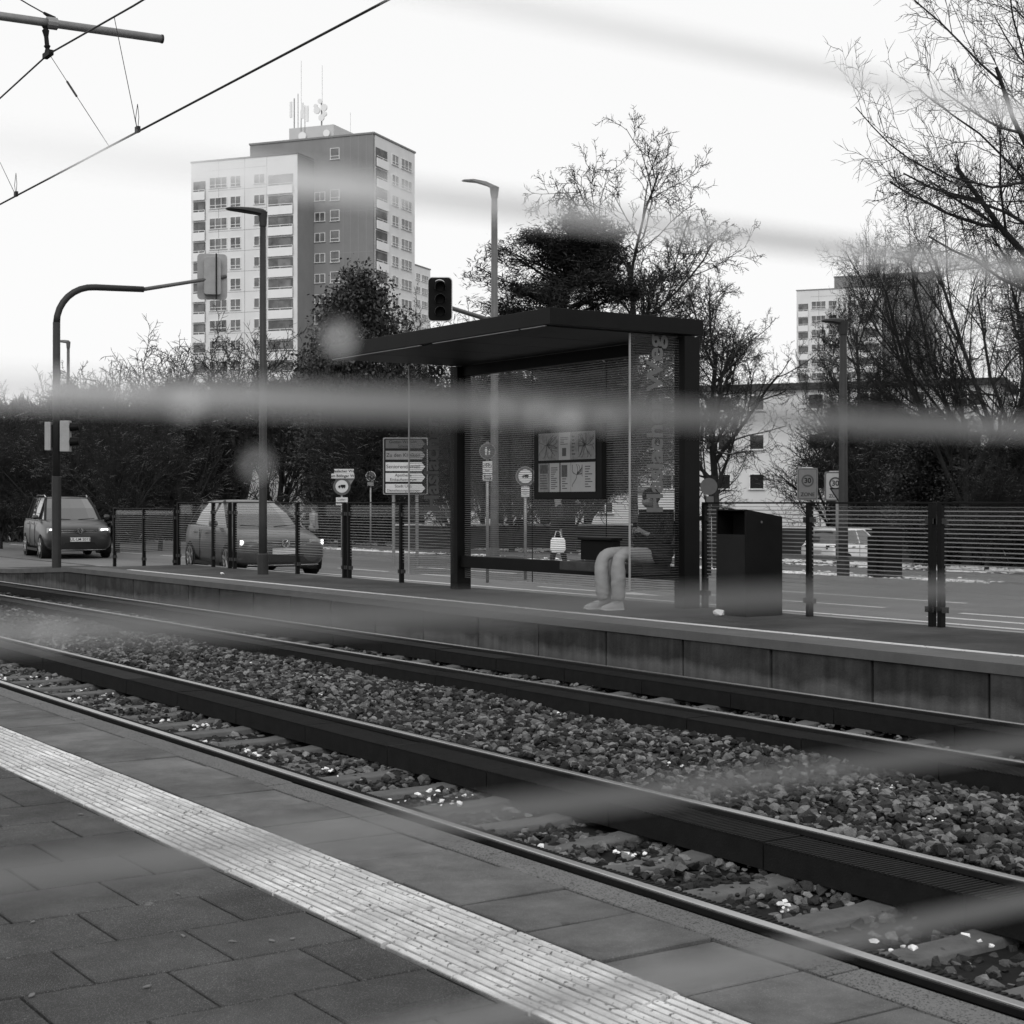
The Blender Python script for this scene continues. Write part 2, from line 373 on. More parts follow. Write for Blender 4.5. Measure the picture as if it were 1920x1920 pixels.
# far platform
mb = MB()
YE = 31.2
def ramp(y): return ZP if y < YE else max(-0.045, ZP-0.24*(y-YE)/5.5)
def strip(x0, x1, z_off, ys_, m, name, thick=0.3, kind='structure'):
    b = MB(); vs = []
    for y in ys_:
        z = ramp(y)+z_off
        vs += [(x0, y, z-thick), (x0, y, z), (x1, y, z), (x1, y, z-thick)]
    b.loft([vs[i*4:i*4+4] for i in range(len(ys_))])
    return tag(b.build(name, m), kind=kind)
YS = [-12, 0, 10, 20, YE, 33, 35, 36.7, 37.2]
strip(10.98, 13.02, 0, YS, M_PLAT_F, 'platform', 0.7)
strip(10.42, 10.976, 0.003, YS, M_CAP, 'platform_edge_cap', 0.09)
strip(13.024, 13.15, 0.004, YS, M_KERB, 'kerb', 0.5)
strip(10.99, 11.10, 0.006, [-12, 0, 10, 20, 29.5], M_WHITE_LINE, 'platform_line', 0.004)
# precast wall blocks under the edge, with lighter foot
def wall_mat():
    m = mat('platform_wall_concrete', 0.042, 0.85, 0.5, 3.2, 0.5, 40, island=0.2)
    n = m.node_tree; L = n.links; b = n.nodes['Principled BSDF']
    src = b.inputs['Base Color'].links[0].from_socket
    tc = n.nodes.new('ShaderNodeTexCoord'); sp = n.nodes.new('ShaderNodeSeparateXYZ'); L.new(tc.outputs['Object'], sp.inputs[0])
    nz = n.nodes.new('ShaderNodeTexNoise'); nz.inputs['Scale'].default_value = 2.2; nz.inputs['Detail'].default_value = 8; L.new(tc.outputs['Object'], nz.inputs['Vector'])
    a = n.nodes.new('ShaderNodeMath'); a.operation = 'MULTIPLY_ADD'; a.inputs[1].default_value = 0.32; L.new(nz.outputs['Fac'], a.inputs[0]); L.new(sp.outputs[2], a.inputs[2])
    mr = n.nodes.new('ShaderNodeMapRange'); mr.inputs['From Min'].default_value = 0.02; mr.inputs['From Max'].default_value = -0.07
    L.new(a.outputs[0], mr.inputs['Value'])
    x = n.nodes.new('ShaderNodeMixRGB'); x.inputs[2].default_value = ch(0.10); L.new(mr.outputs[0], x.inputs[0]); L.new(src, x.inputs[1]); L.new(x.outputs[0], b.inputs['Base Color'])
    # vertical streaks
    mp = n.nodes.new('ShaderNodeMapping'); mp.inputs['Scale'].default_value = (1, 9, 0.8); L.new(tc.outputs['Object'], mp.inputs[0])
    nz2 = n.nodes.new('ShaderNodeTexNoise'); nz2.inputs['Scale'].default_value = 1.2; nz2.inputs['Detail'].default_value = 6; L.new(mp.outputs[0], nz2.inputs['Vector'])
    m2 = n.nodes.new('ShaderNodeMapRange'); m2.inputs['From Min'].default_value = 0.35; m2.inputs['From Max'].default_value = 0.7; m2.inputs['To Min'].default_value = 0.75; m2.inputs['To Max'].default_value = 1.2
    L.new(nz2.outputs['Fac'], m2.inputs['Value'])
    mu = n.nodes.new('ShaderNodeMixRGB'); mu.blend_type = 'MULTIPLY'; mu.inputs[0].default_value = 1; L.new(x.outputs[0], mu.inputs[1]); L.new(m2.outputs[0], mu.inputs[2]); L.new(mu.outputs[0], b.inputs['Base Color'])
    return m
M_WALL = wall_mat()
mb = MB(); y = 8.57-1.275*16
while y < 37.2:
    ya, yb = y+0.017, y+1.275-0.017
    if ya < 37:
        yb = min(yb, 37.2)
        j = random.uniform(-0.006, 0.006)
        za, zb = ramp(ya)-0.09, ramp(yb)-0.09
        mb.add([(10.44+j, ya, -0.62), (10.7, ya, -0.62), (10.7, yb, -0.62), (10.44+j, yb, -0.62), (10.44+j, ya, za), (10.7, ya, za), (10.7, yb, zb), (10.44+j, yb, zb)],
               [(3, 2, 1, 0), (4, 5, 6, 7), (0, 1, 5, 4), (1, 2, 6, 5), (2, 3, 7, 6), (3, 0, 4, 7)])
    y += 1.275
tag(mb.build('platform_wall', M_WALL, bevel=0.008), kind='structure')
mb = MB(); mb.bb(10.6, 10.97, -12, 37, -0.6, -0.1)
tag(mb.build('platform_core', M_BLACK), kind='structure')
# crossing area beyond the platform end
mb = MB(); mb.bb(3.62, 13.0, 37.2, 48, -0.3, -0.06)
tag(mb.build('road_crossing', M_ROAD), kind='structure')
# road
mb = MB(); mb.bb(13.16, 22.4, -80, 400, -0.4, ZR)
tag(mb.build('road', M_ROAD), kind='structure')
mb = MB()
for a in range(-80, 400, 1): mb.bb(22.4, 22.52, a+0.006, a+0.994, -0.4, ZR+0.09)
tag(mb.build('kerb', M_KERB), kind='structure')
mb = MB(); mb.bb(22.05, 22.395, -80, 400, -0.2, ZR+0.006)
tag(mb.build('gutter', mat('gutter_concrete', 0.20, 0.8, 0.2, 2)), kind='structure')
mb = MB(); mb.bb(15.55, 15.67, -80, 34, ZR-0.01, ZR+0.004)
y = -20
while y < 120:
    mb.bb(17.15, 17.27, y, y+2.2, ZR-0.01, ZR+0.004); y += 3.6
y = -20
while y < 200:
    mb.bb(18.9, 19.02, y, y+4, ZR-0.01, ZR+0.0045); y += 12
# turning arrows painted on the lane
for ay in (12.0, 21.0):
    for poly in ([(16.3, ay), (16.42, ay), (16.42, ay+2.4), (16.3, ay+2.4)], [(16.1, ay), (16.36, ay-1.1), (16.62, ay)]):
        mb.prism(poly, 0.004, Matrix.Translation((0, 0, ZR+0.001)))
tag(mb.build('road_marking', M_WHITE_LINE), kind='structure')
# verge strips and footpath
mb = MB(); mb.bb(24.1, 26.4, -80, 400, -0.3, ZR+0.055)
tag(mb.build('footpath', mat('footpath_asphalt', 0.17, 0.85, 0.15, 2)), kind='structure')
M_VERGE = mat('verge_grass', 0.06, 0.95, 0.5, 3, 0.9, 40)
mb = MB(); mb.bb(22.52, 24.1, -80, 400, -0.3, ZR+0.05); mb.bb(26.4, 28.2, -80, 400, -0.3, ZR+0.05)
tag(mb.build('verge', M_VERGE), kind='structure')
# side street lower down behind the verge
mb = MB(); mb.bb(44.5, 52.5, -30, 60, -1.5, -1.29)
tag(mb.build('side_street', M_ROAD), kind='structure')

# snow lying as patches on the verge: many small clods
def scatter(name, n, fx, size, m, label_kind='stuff', tmpl=None, flat=(0.5, 1.0), sizes=None):
    T = tmpl; V = []; Fc = []; base = 0
    which = rng.integers(0, len(T), n)
    P = fx(n); s = size[0]+(size[1]-size[0])*rng.random(n)**1.8 if sizes is None else sizes(P)
    ang = rng.random((n, 3))*2*np.pi; tl = (rng.random((n, 2))-0.5)*1.2
    for i in range(n):
        v, f = T[which[i]]
        ca, sa = math.cos(ang[i, 0]), math.sin(ang[i, 0])
        fl = flat[0]+(flat[1]-flat[0])*rng.random()
        q = v*np.array([s[i], s[i]*0.8, s[i]*fl])
        cx, sx = math.cos(tl[i, 0]), math.sin(tl[i, 0])
        q = np.stack([q[:, 0], q[:, 1]*cx-q[:, 2]*sx, q[:, 1]*sx+q[:, 2]*cx], 1)
        q = np.stack([q[:, 0]*ca-q[:, 1]*sa, q[:, 0]*sa+q[:, 1]*ca, q[:, 2]], 1)+P[i]
        V.append(q); Fc.append(f+base); base += len(v)
    V = np.concatenate(V); Fc = np.concatenate(Fc)
    return npmesh(name, V, Fc, m, label_kind)
def npmesh(name, V, Fc, m, kind=None, smooth=False, parent=None):
    me = bpy.data.meshes.new(name); k = Fc.shape[1]
    me.vertices.add(len(V)); me.vertices.foreach_set('co', V.astype(np.float32).ravel())
    me.loops.add(len(Fc)*k); me.loops.foreach_set('vertex_index', Fc.astype(np.int32).ravel())
    me.polygons.add(len(Fc)); me.polygons.foreach_set('loop_start', np.arange(0, len(Fc)*k, k, dtype=np.int32))
    me.polygons.foreach_set('use_smooth', np.full(len(Fc), smooth))
    me.update(calc_edges=True); me.materials.append(m)
    o = bpy.data.objects.new(name, me); COL.objects.link(o); o.parent = parent
    if kind: o['kind'] = kind
    return o
def stone_templates(k, npts=11, seed=3):
    rs = np.random.default_rng(seed); T = []
    for i in range(k):
        p = rs.normal(size=(npts, 3)); p /= np.linalg.norm(p, axis=1)[:, None]; p *= (0.8+0.35*rs.random((npts, 1)))
        bm = bmesh.new()
        for q in p: bm.verts.new(q*0.5)
        bmesh.ops.convex_hull(bm, input=bm.verts); 
        bmesh.ops.delete(bm, geom=[v for v in bm.verts if not v.link_faces], context='VERTS')
        bmesh.ops.triangulate(bm, faces=bm.faces); bm.verts.index_update()
        T.append((np.array([v.co[:] for v in bm.verts]), np.array([[v.index for v in f.verts] for f in bm.faces]))); bm.free()
    return T
ST = stone_templates(14, 15)
def fbal(x0, x1, y0, y1, z, amp=0.03):
    def f(n):
        x = x0+(x1-x0)*rng.random(n); u = rng.random(n); yy = y0+(y1-y0)*u
        return np.stack([x, yy, z+amp*rng.random(n)+0.02*np.sin(x*3.1+yy*1.7)], 1)
    return f
mb = MB(); mb.bb(3.62, 10.5, -12, 60, -0.62, ZB-0.035)
tag(mb.build('ballast_bed', M_BALL_BASE), kind='structure')
def midz(n):
    P = fbal(5.98, 8.02, 3.5, 30, -0.345, 0.035)(n)
    P[:, 2] += np.clip((6.6-P[:, 0])/0.6, 0, 1)*0.085
    return P
def bal_size(P): return (0.040+0.068*rng.random(len(P))**2.2)
scatter('ballast_gravel', 34000, midz, (0.04, 0.085), M_STONE, tmpl=ST, flat=(0.45, 0.85), sizes=bal_size)
scatter('ballast_gravel', 11000, fbal(4.40, 5.50, 3.0, 26, -0.415, 0.03), (0.04, 0.08), M_STONE, tmpl=ST, flat=(0.45, 0.85), sizes=bal_size)
scatter('ballast_gravel', 9000, fbal(8.45, 10.43, 6.0, 36, -0.40, 0.03), (0.04, 0.08), M_STONE, tmpl=ST, flat=(0.45, 0.85))
scatter('ballast_gravel', 500, fbal(3.73, 4.2, 3.0, 20, -0.40, 0.02), (0.03, 0.07), M_STONE, tmpl=ST)
def clusters(x0, x1, y0, y1, z, nc, sp):
    def f(n):
        cx = x0+(x1-x0)*rng.random(nc); cy = y0+(y1-y0)*rng.random(nc); w = rng.integers(0, nc, n)
        return np.stack([cx[w]+rng.normal(size=n)*sp, cy[w]+rng.normal(size=n)*sp*1.3, z+0.01*rng.random(n)], 1)
    return f
scatter('snow', 130, clusters(4.6, 5.3, 3.5, 18, -0.350, 34, 0.045), (0.018, 0.055), M_SNOW, tmpl=ST, flat=(0.4, 0.7))
scatter('snow', 70, clusters(6.2, 7.9, 6, 26, -0.305, 22, 0.05), (0.014, 0.035), M_SNOW, tmpl=ST, flat=(0.4, 0.7))
def vergesnow(x0, x1, n0):
    def f(n):
        x = x0+(x1-x0)*rng.random(n*4); yy = -8+120*rng.random(n*4)
        k = (np.sin(x*2.9+yy*0.7)+np.sin(yy*1.9-x*1.3)+np.sin(yy*0.31)+rng.normal(size=n*4)*0.9) > 0.1
        P = np.stack([x, yy, np.full(n*4, ZR+0.05)], 1)[k][:n]
        return P if len(P) == n else np.concatenate([P, P[:n-len(P)]])
    return f
scatter('snow', 15000, vergesnow(22.6, 24.0, 0), (0.04, 0.2), M_SNOW, tmpl=ST, flat=(0.2, 0.35))
scatter('snow', 12000, vergesnow(26.5, 28.6, 0), (0.05, 0.25), M_SNOW, tmpl=ST, flat=(0.2, 0.35))

# ------------------------------------------------------------------ rails and sleepers
RX = [4.32, 5.76, 8.37, 9.80]
RL = ['polished rail nearest the platform kerb in the foreground', 'second rail from the camera with a broad ribbed rubber panel',
      'third rail, near rail of the far tram track', 'farthest rail, running close under the opposite platform wall']
for i, x in enumerate(RX):
    zt = -0.19
    t = thing('rail', RL[i], 'rail', (x, 12, zt-0.18), 0, 'rails of the two tram tracks')
    pr = [(-0.07, -0.17), (0.07, -0.17), (0.07, -0.158), (0.012, -0.14), (0.010, -0.045), (0.036, -0.032), (0.037, -0.008), (0.028, -0.001), (-0.028, -0.001), (-0.037, -0.008), (-0.036, -0.032), (-0.010, -0.045), (-0.012, -0.14), (-0.07, -0.158)]
    b = MB(); b.loft([[(x+u, yy, zt+w) for u, w in pr] for yy in (-10, 90)]); b.build('web', M_RAIL, t)
    b = MB(); b.loft([[(x+u, yy, zt+w) for u, w in ((-0.031, -0.003), (-0.020, 0.0015), (0.020, 0.0015), (0.031, -0.003))] for yy in (-10, 90)]); b.build('running_surface', M_RAILTOP, t)
    def absorber(xa, xb, name):
        yy = -2.0+random.uniform(0, 0.4)
        while yy < 36:
            b = MB(); L = 1.24; zz = zt-0.028+random.uniform(-0.004, 0.002); n = 40 if yy < 14 else 1
            xlo, xhi = min(xa, xb), max(xa, xb)
            b.bb(xlo+0.004, xhi, yy, yy+L, zt-0.165, zz-0.004)
            if n > 1:   # transverse ribs on the tread
                for k in range(n):
                    b.bb(xlo, xhi-0.004, yy+L*k/n+0.004, yy+L*(k+1)/n-0.011, zz-0.004, zz+0.002)
            else: b.bb(xlo, xhi-0.004, yy+0.002, yy+L-0.002, zz-0.004, zz)
            b.build(name, M_RUBBER, t)
            yy += L+0.012
    if i > 0: absorber(x-0.055, x-0.325, 'absorber_panel')
    absorber(x+0.055, x+0.14, 'side_strip')
slp = None; n_sl = 0
for k in range(46):
    for c, nm in ((5.04, 'near'), (9.085, 'far')):
        yy = 2.6+k*0.62+(0.2 if nm == 'far' else 0)
        if nm == 'far' and yy < 6: continue
        if nm == 'near' and yy > 24: continue
        if slp is None:
            slp = thing('sleeper', 'x', 'sleeper', (c, yy, ZB-0.02), 0, None)
            b = MB(); L = 1.25
            b.loft([[(u, -0.12, -0.12), (u, 0.12, -0.12), (u, 0.085, h), (u, -0.085, h)] for u, h in ((-L, 0.03), (-0.55, 0.03), (-0.3, 0.005), (0.3, 0.005), (0.55, 0.03), (L, 0.03))])
            b.build('beam', M_SLEEPER, slp, world=False, bevel=0.008)
            for sx in (-0.72, 0.72):
                for d in (-0.13, 0.13):
                    b = MB(); b.bb(sx+d-0.05, sx+d+0.05, -0.07, 0.07, 0.028, 0.05); b.tube([(sx+d, 0, 0.05), (sx+d, 0, 0.075)], 0.02, 6)
                    b.build('fastener', M_RAIL, slp, world=False)
            s = slp
        else: s = copy_tree(slp)
        s.location = (c, yy+random.uniform(-0.02, 0.02), ZB-0.005+random.uniform(-0.006, 0.006)); s.rotation_euler = (0, 0, random.uniform(-0.012, 0.012))
        if nm == 'near':
            tag(s, 'weathered concrete sleeper in the gravel between the two nearest rails', 'sleeper', 'concrete sleepers of the near track')
        else:
            tag(s, 'concrete sleeper half hidden between the rails of the far track', 'sleeper', 'concrete sleepers of the far track')

# ------------------------------------------------------------------ shelter
SY0, SY1, SX = 15.0, 20.2, 12.70
ZG = ZP
t = thing('tram_shelter', 'dark steel and glass tram shelter with flat roof and station name on its end panes', 'tram shelter', (SX, SY0, ZG))
ZT = EYE+2.23
def sbox(name, *a, m=M_DKMET, bevel=0.006, par=None): return MB().bb(*a).build(name, m, par or t, bevel=bevel)
sbox('post', SX-0.12, SX+0.12, SY0-0.10, SY0+0.10, ZG, ZT-0.21)
sbox('post', SX-0.12, SX+0.12, SY1-0.10, SY1+0.10, ZG, ZT-0.21)
# roof: slab with fascia, soffit panels with seams, thin light strip
rf = sbox('roof', 10.56, SX+0.16, SY0-0.12, SY1+0.12, ZT-0.19, ZT, bevel=0.004)
b = MB()
for k in range(5):
    ya = SY0+0.02+k*1.035
    b.bb(10.62, SX-0.14, ya, ya+1.02, ZT-0.204, ZT-0.192)
b.build('soffit', mat('soffit_panel', 0.02, 0.5, 0.2, 2), rf, world=True)
b = MB()
for (ya, yb) in ((SY0+0.0, SY0+0.5), (SY0+0.55, SY0+2.5), (SY0+2.8, SY1+0.05)): b.bb(10.575, 10.60, ya, yb, ZT-0.203, ZT-0.194)
b.build('drip_rail', M_GEDGE, rf, world=True)
sbox('back_beam', SX-0.05, SX+0.05, SY0+0.10, SY1-0.10, ZT-0.36, ZT-0.206)
# back panes
ys3 = [SY0+0.12, 16.62, 18.32, SY1-0.12]
for a, b2 in zip(ys3[:-1], ys3[1:]):
    q_ = MB().bb(SX-0.005, SX+0.005, a+0.004, b2-0.004, ZG+0.18, ZT-0.37).build('back_pane', M_GLASS_S, t); MB().bb(SX-0.006, SX+0.006, b2-0.0035, b2+0.0035, ZG+0.18, ZT-0.37).build('seal', M_BLACK, q_)
# wings
def wing(Y):
    w = MB().bb(11.82, SX-0.13, Y-0.005, Y+0.005, ZG+0.24, ZT-0.215).build('side_pane', M_GLASS_W, t)
    MB().bb(11.80, 11.818, Y-0.009, Y+0.009, ZG+0.24, ZT-0.215).build('edge_trim', M_GEDGE, w)
    # vertical lettering, reads bottom to top, facing -Y
    Mt = facing((12.20, Y-0.008, 2.40), Vector((0, 0, 1)), Vector((-1, 0, 0)))
    tx = text('Haslacher Weg', 0.345, Mt, 0.002, bold=0.009)
    tx.build('lettering', M_LETTER, w)
wing(SY0); wing(SY1)
# bench
bn = thing('bench', 'long dark bench beam with pale seat plates inside the tram shelter', 'bench', (12.40, SY0+0.2, ZG))
b = MB(); b.bb(12.63, 12.77, SY0+0.11, SY1-0.11, ZG+0.33, ZG+0.50); b.build('beam', M_DKMET, bn, bevel=0.006)
for a, c in ((16.15, 16.95), (15.22, 15.9)):
    MB().bb(12.18, 12.625, a, c, ZG+0.41, ZG+0.53).build('seat', mat('seat_plate', 0.045, 0.6, 0.4, 6), bn, bevel=0.01)
bk = MB().bb(12.50, 12.62, 16.22, 16.92, ZG+0.54, ZG+0.80).build('backrest', M_BLACK, bn, bevel=0.01)
MB().bb(12.46, 12.64, 16.20, 16.94, ZG+0.803, ZG+0.84).build('top_rail', M_DKMET, bk, bevel=0.008)
# display case
dc = thing('display_case', 'dark framed information case with maps and timetables on the shelter back pane', 'notice case', (12.62, 17.4, 1.45))
YA, YB = yD(1131, 12.62), yD(1003, 12.62)
zc0, zc1 = 1.50, 2.50
MB().bb(12.60, 12.68, YA, YB, zc0, zc1).build('case', M_DKMET, dc, bevel=0.01)
fx = 12.594
def paper(y0, y1, z0, z1, m, name='poster', th=0.004):
    return MB().bb(fx-th, fx, y0, y1, z0, z1).build(name, m, dc)
Wd = YB-YA; ya = YA+0.13*Wd/1.5; yb = YB-0.13
def py_(u): return yb-(yb-ya)*u    # u from left (far Y) to right
zt_, zm1, zm0, zb_ = 2.40, 2.03, 1.99, 1.60
def fine(p, u0, u1, z0, z1, n, seed):
    """rows of small print and a map-like tangle on one sheet"""
    b = MB(); r = random.Random(seed)
    for k in range(n):
        z = z1-(z1-z0)*(k+0.5)/n
        w = r.uniform(0.4, 0.95)
        b.bb(fx-0.0062, fx-0.0045, py_(u0+(u1-u0)*w), py_(u0+0.01), z-(z1-z0)*0.2/n, z+(z1-z0)*0.2/n)
    b.build('print', M_PRINT, p)
def mapp(p, u0, u1, z0, z1, n, seed):
    b = MB(); r = random.Random(seed); c = (u0+(u1-u0)*r.uniform(.4, .6), z0+(z1-z0)*r.uniform(.4, .6))
    for k in range(n):
        a = r.uniform(0, 6.28); q = [c]
        for j in range(5):
            a += r.uniform(-.6, .6); l = r.uniform(.05, .13)
            q.append((min(max(q[-1][0]+math.cos(a)*l*0.5, u0), u1), min(max(q[-1][1]+math.sin(a)*l*0.5, z0), z1)))
        b.tube([(fx-0.0055, py_(u), z) for u, z in q], 0.0035, 3)
    b.build('map_lines', M_PRINT, p)
p = paper(py_(0.36), py_(0.0), zm1, zt_, M_PAPER2, 'map'); mapp(p, .02, .34, zm1+.03, zt_-.03, 16, 1)
p = paper(py_(0.57), py_(0.365), zm1, zt_, M_PAPER); fine(p, .39, .55, zm1+.2, zt_-.06, 5, 2)
MB().bb(fx-0.0065, fx-0.0045, py_(.50), py_(.43), zm1+.05, zm1+.16).build('picture', M_PRINT, p)
p = paper(py_(1.0), py_(0.575), zm1, zt_, M_PAPER2, 'map'); mapp(p, .72, .98, zm1+.03, zt_-.03, 22, 3); fine(p, .59, .70, zm1+.05, zt_-.04, 6, 4)
p = paper(py_(0.19), py_(0.0), zb_, zm0, M_PAPER2); fine(p, .02, .18, zb_+.03, zm0-.15, 6, 5)
MB().bb(fx-0.0065, fx-0.0045, py_(.17), py_(.03), zm0-.14, zm0-.02).build('picture', M_PRINT, p)
p = paper(py_(0.38), py_(0.20), zb_, zm0, M_PAPER); fine(p, .22, .37, zb_+.03, zm0-.05, 11, 6)
p = paper(py_(0.58), py_(0.40), zb_, zm0, M_PAPER); fine(p, .42, .56, zb_+.03, zm0-.2, 5, 7)
MB().bb(fx-0.0065, fx-0.0045, py_(.52), py_(.42), zm0-.19, zm0-.03).build('picture', M_PRINT, p)
p = paper(py_(1.0), py_(0.585), zb_, zm0, M_PAPER); mapp(p, .61, .78, zb_+.03, zm0-.03, 14, 8); fine(p, .82, .97, zb_+.05, zm0-.04, 9, 9)

# ------------------------------------------------------------------ litter bin
YC = 13.45; DX = 12.25
bn = thing('litter_bin', 'tall black steel litter bin with slanted lid and open slot beside the shelter', 'litter bin', (DX+0.28, YC+0.25, ZG))
H1, H0 = 1.215, 1.13
def binrow(z): return None
b = MB(); w, d = 0.50, 0.56
# shell with open mouth on the track side
b.add([(DX, YC, ZG), (DX+d, YC, ZG), (DX+d, YC+w, ZG), (DX, YC+w, ZG), (DX, YC, ZG+H1), (DX+d, YC, ZG+H0), (DX+d, YC+w, ZG+H0), (DX, YC+w, ZG+H1),
       (DX, YC+0.02, ZG+0.93), (DX, YC+w-0.02, ZG+0.93), (DX, YC+w-0.02, ZG+H1-0.015), (DX, YC+0.02, ZG+H1-0.015)],
      [(0, 1, 5, 4), (1, 2, 6, 5), (2, 3, 7, 6), (4, 5, 6, 7), (0, 8, 9, 3), (0, 4, 11, 8), (3, 9, 10, 7), (4, 7, 10, 11)])
b.build('shell', M_DKMET2, bn)
MB().bb(DX+0.25, DX+0.27, YC+0.01, YC+w-0.01, ZG+0.6, ZG+H1-0.05).bb(DX+0.004, DX+0.25, YC+0.01, YC+w-0.01, ZG+0.90, ZG+0.92).build('slot_lining', M_BLACK, bn)
MB().bb(DX-0.004, DX+0.0, YC+0.012, YC+w-0.012, ZG+0.03, ZG+0.925).build('door', M_BINFRONT, bn, bevel=0.002)
MB().tube([(DX+0.24, YC-0.004, ZG+1.07), (DX+0.24, YC+0.002, ZG+1.07)], 0.014, 12).build('lock', M_POLE_L, bn)

# ------------------------------------------------------------------ glass fence along the back of the platform
DF = 12.93; ZFT = 1.462
posts = [(1765, 2300), (1322, 1748), (655, 862), (440, 646), (335, 431)]
FL = ['striped glass barrier at the right edge of the picture', 'striped glass barrier behind the black litter bin', 'striped glass barrier just left of the tram shelter',
      'striped glass barrier behind the slender lamp post', 'striped glass barrier in front of the rear of the moving hatchback']
mids = [None, 1518, 753, 558, 400]
def fence(pa, pb, pm, lab, drop=0.0, D=DF):
    y0, y1 = yD(pb, D) if pb < 2000 else 6.5, yD(pa, D)
    ym = [yD(pm, D)] if pm else []
    if pb > 2000: ym = [(y0+y1)/2]
    zf = ZFT-drop; zb = ZG-drop
    t = thing('glass_barrier', lab, 'barrier', (D, y0, zb), 0, 'glass barriers along the back of the platform')
    yl = sorted([y0]+ym+[y1])
    for y in yl:
        q = MB().bb(D-0.035, D+0.035, y-0.028, y+0.028, zb-0.05, zf-0.02).build('post', M_DKMET, t, bevel=0.004)
        for z in (zb+0.18, zf-0.2):
            for s in (-1, 1): MB().bb(D-0.03, D+0.03, y+s*0.029, y+s*0.075, z-0.03, z+0.03).build('clamp', M_POLE, q)
    MB().bb(D-0.03, D+0.03, y0-0.03, y1+0.03, zf-0.02, zf).build('top_rail', M_DKMET, t, bevel=0.003)
    for a, b2 in zip(yl[:-1], yl[1:]):
        MB().bb(D-0.006, D+0.006, a+0.045, b2-0.045, zb+0.12, zf-0.05).build('pane', M_GLASS_F, t)
for (a, b2), m_, l_ in zip(posts, mids, FL): fence(a, b2, m_, l_)
fence(215, 328, 270, 'lower striped glass barrier beside the people carrier at the ramp', 0.13)

# ------------------------------------------------------------------ lamps
def lamp(px, Z, ztop, base_z, m, mh, label, arm_dir, arm_len, r=0.06, name='street_lamp', base=True, lift=1.0):
    p = W(px, HY, Z); p.z = base_z
    t = thing(name, label, 'street lamp', p)
    b = MB(); b.tube([(p.x, p.y, base_z-0.1), (p.x, p.y, base_z+1.0), (p.x, p.y, ztop)], [r*1.15, r*1.1, r*0.8], 14); b.build('pole', m, t, smooth=True)
    if base: MB().tube([(p.x, p.y, base_z), (p.x, p.y, base_z+0.36), (p.x, p.y, base_z+0.38)], [r*1.45, r*1.45, r*1.1], 16).build('base_collar', m, t)
    a = Vector(arm_dir).normalized(); n = Vector((-a.y, a.x, 0))
    rings = []
    for u, wv, h, dz in ((-0.08, 0.03, 0.05, 0), (0.0, 0.07, 0.075, 0.0), (0.25, 0.10, 0.07, 0.03), (0.6, 0.15, 0.05, 0.055), (0.9, 0.13, 0.03, 0.06), (1.0, 0.05, 0.015, 0.06)):
        c = Vector((p.x, p.y, ztop+0.02))+a*(arm_len*u)+Vector((0, 0, dz*lift*arm_len/0.9))
        rings.append([tuple(c+n*wv*x+Vector((0, 0, h*z))) for x, z in ((-1, -0.3), (-0.8, 0.6), (0, 1), (0.8, 0.6), (1, -0.3), (0.7, -0.7), (-0.7, -0.7))])
    MB().loft(rings).build('lamp_head', mh, t, smooth=False)
    MB().tube([(p.x, p.y, ztop-0.22), (p.x, p.y, ztop+0.04)], [r*0.95, r*1.25], 14).build('neck', m, t)
    return t, p
XL = Vector((-1, 0, 0))
lamp(493, 28.7, EYE+5.18, ZG, M_POLE, M_POLE, 'slender dark street lamp standing on the platform left of the shelter', (-CAMR-Vector((S_, C_, 0))*0.3), 0.66, 0.068)
tl2, pl2 = lamp(927, 40.0, EYE+7.85, ZR, M_POLE_L, M_POLE_L, 'tall pale street lamp rising behind the shelter roof with traffic light arm', (-CAMR+Vector((S_, C_, 0))*0.3), 0.85, 0.095, lift=4.0)
lamp(1581, 31.2, EYE+3.50, ZR+0.05, M_POLE, M_POLE, 'short dark street lamp in front of the trees on the right', (-CAMR), 0.42, 0.085)
tl4, pl4 = lamp(128, 62, EYE+6.2, ZR, M_POLE_L, M_POLE_L, 'slender pale street lamp with election poster at far left', (-CAMR), 0.6, 0.07)
lamp(175, 75, EYE+1.35, ZR, M_POLE_L, M_POLE_L, 'low path lamp in front of the dark trees at left', CAMR, 0.35, 0.05, base=False)

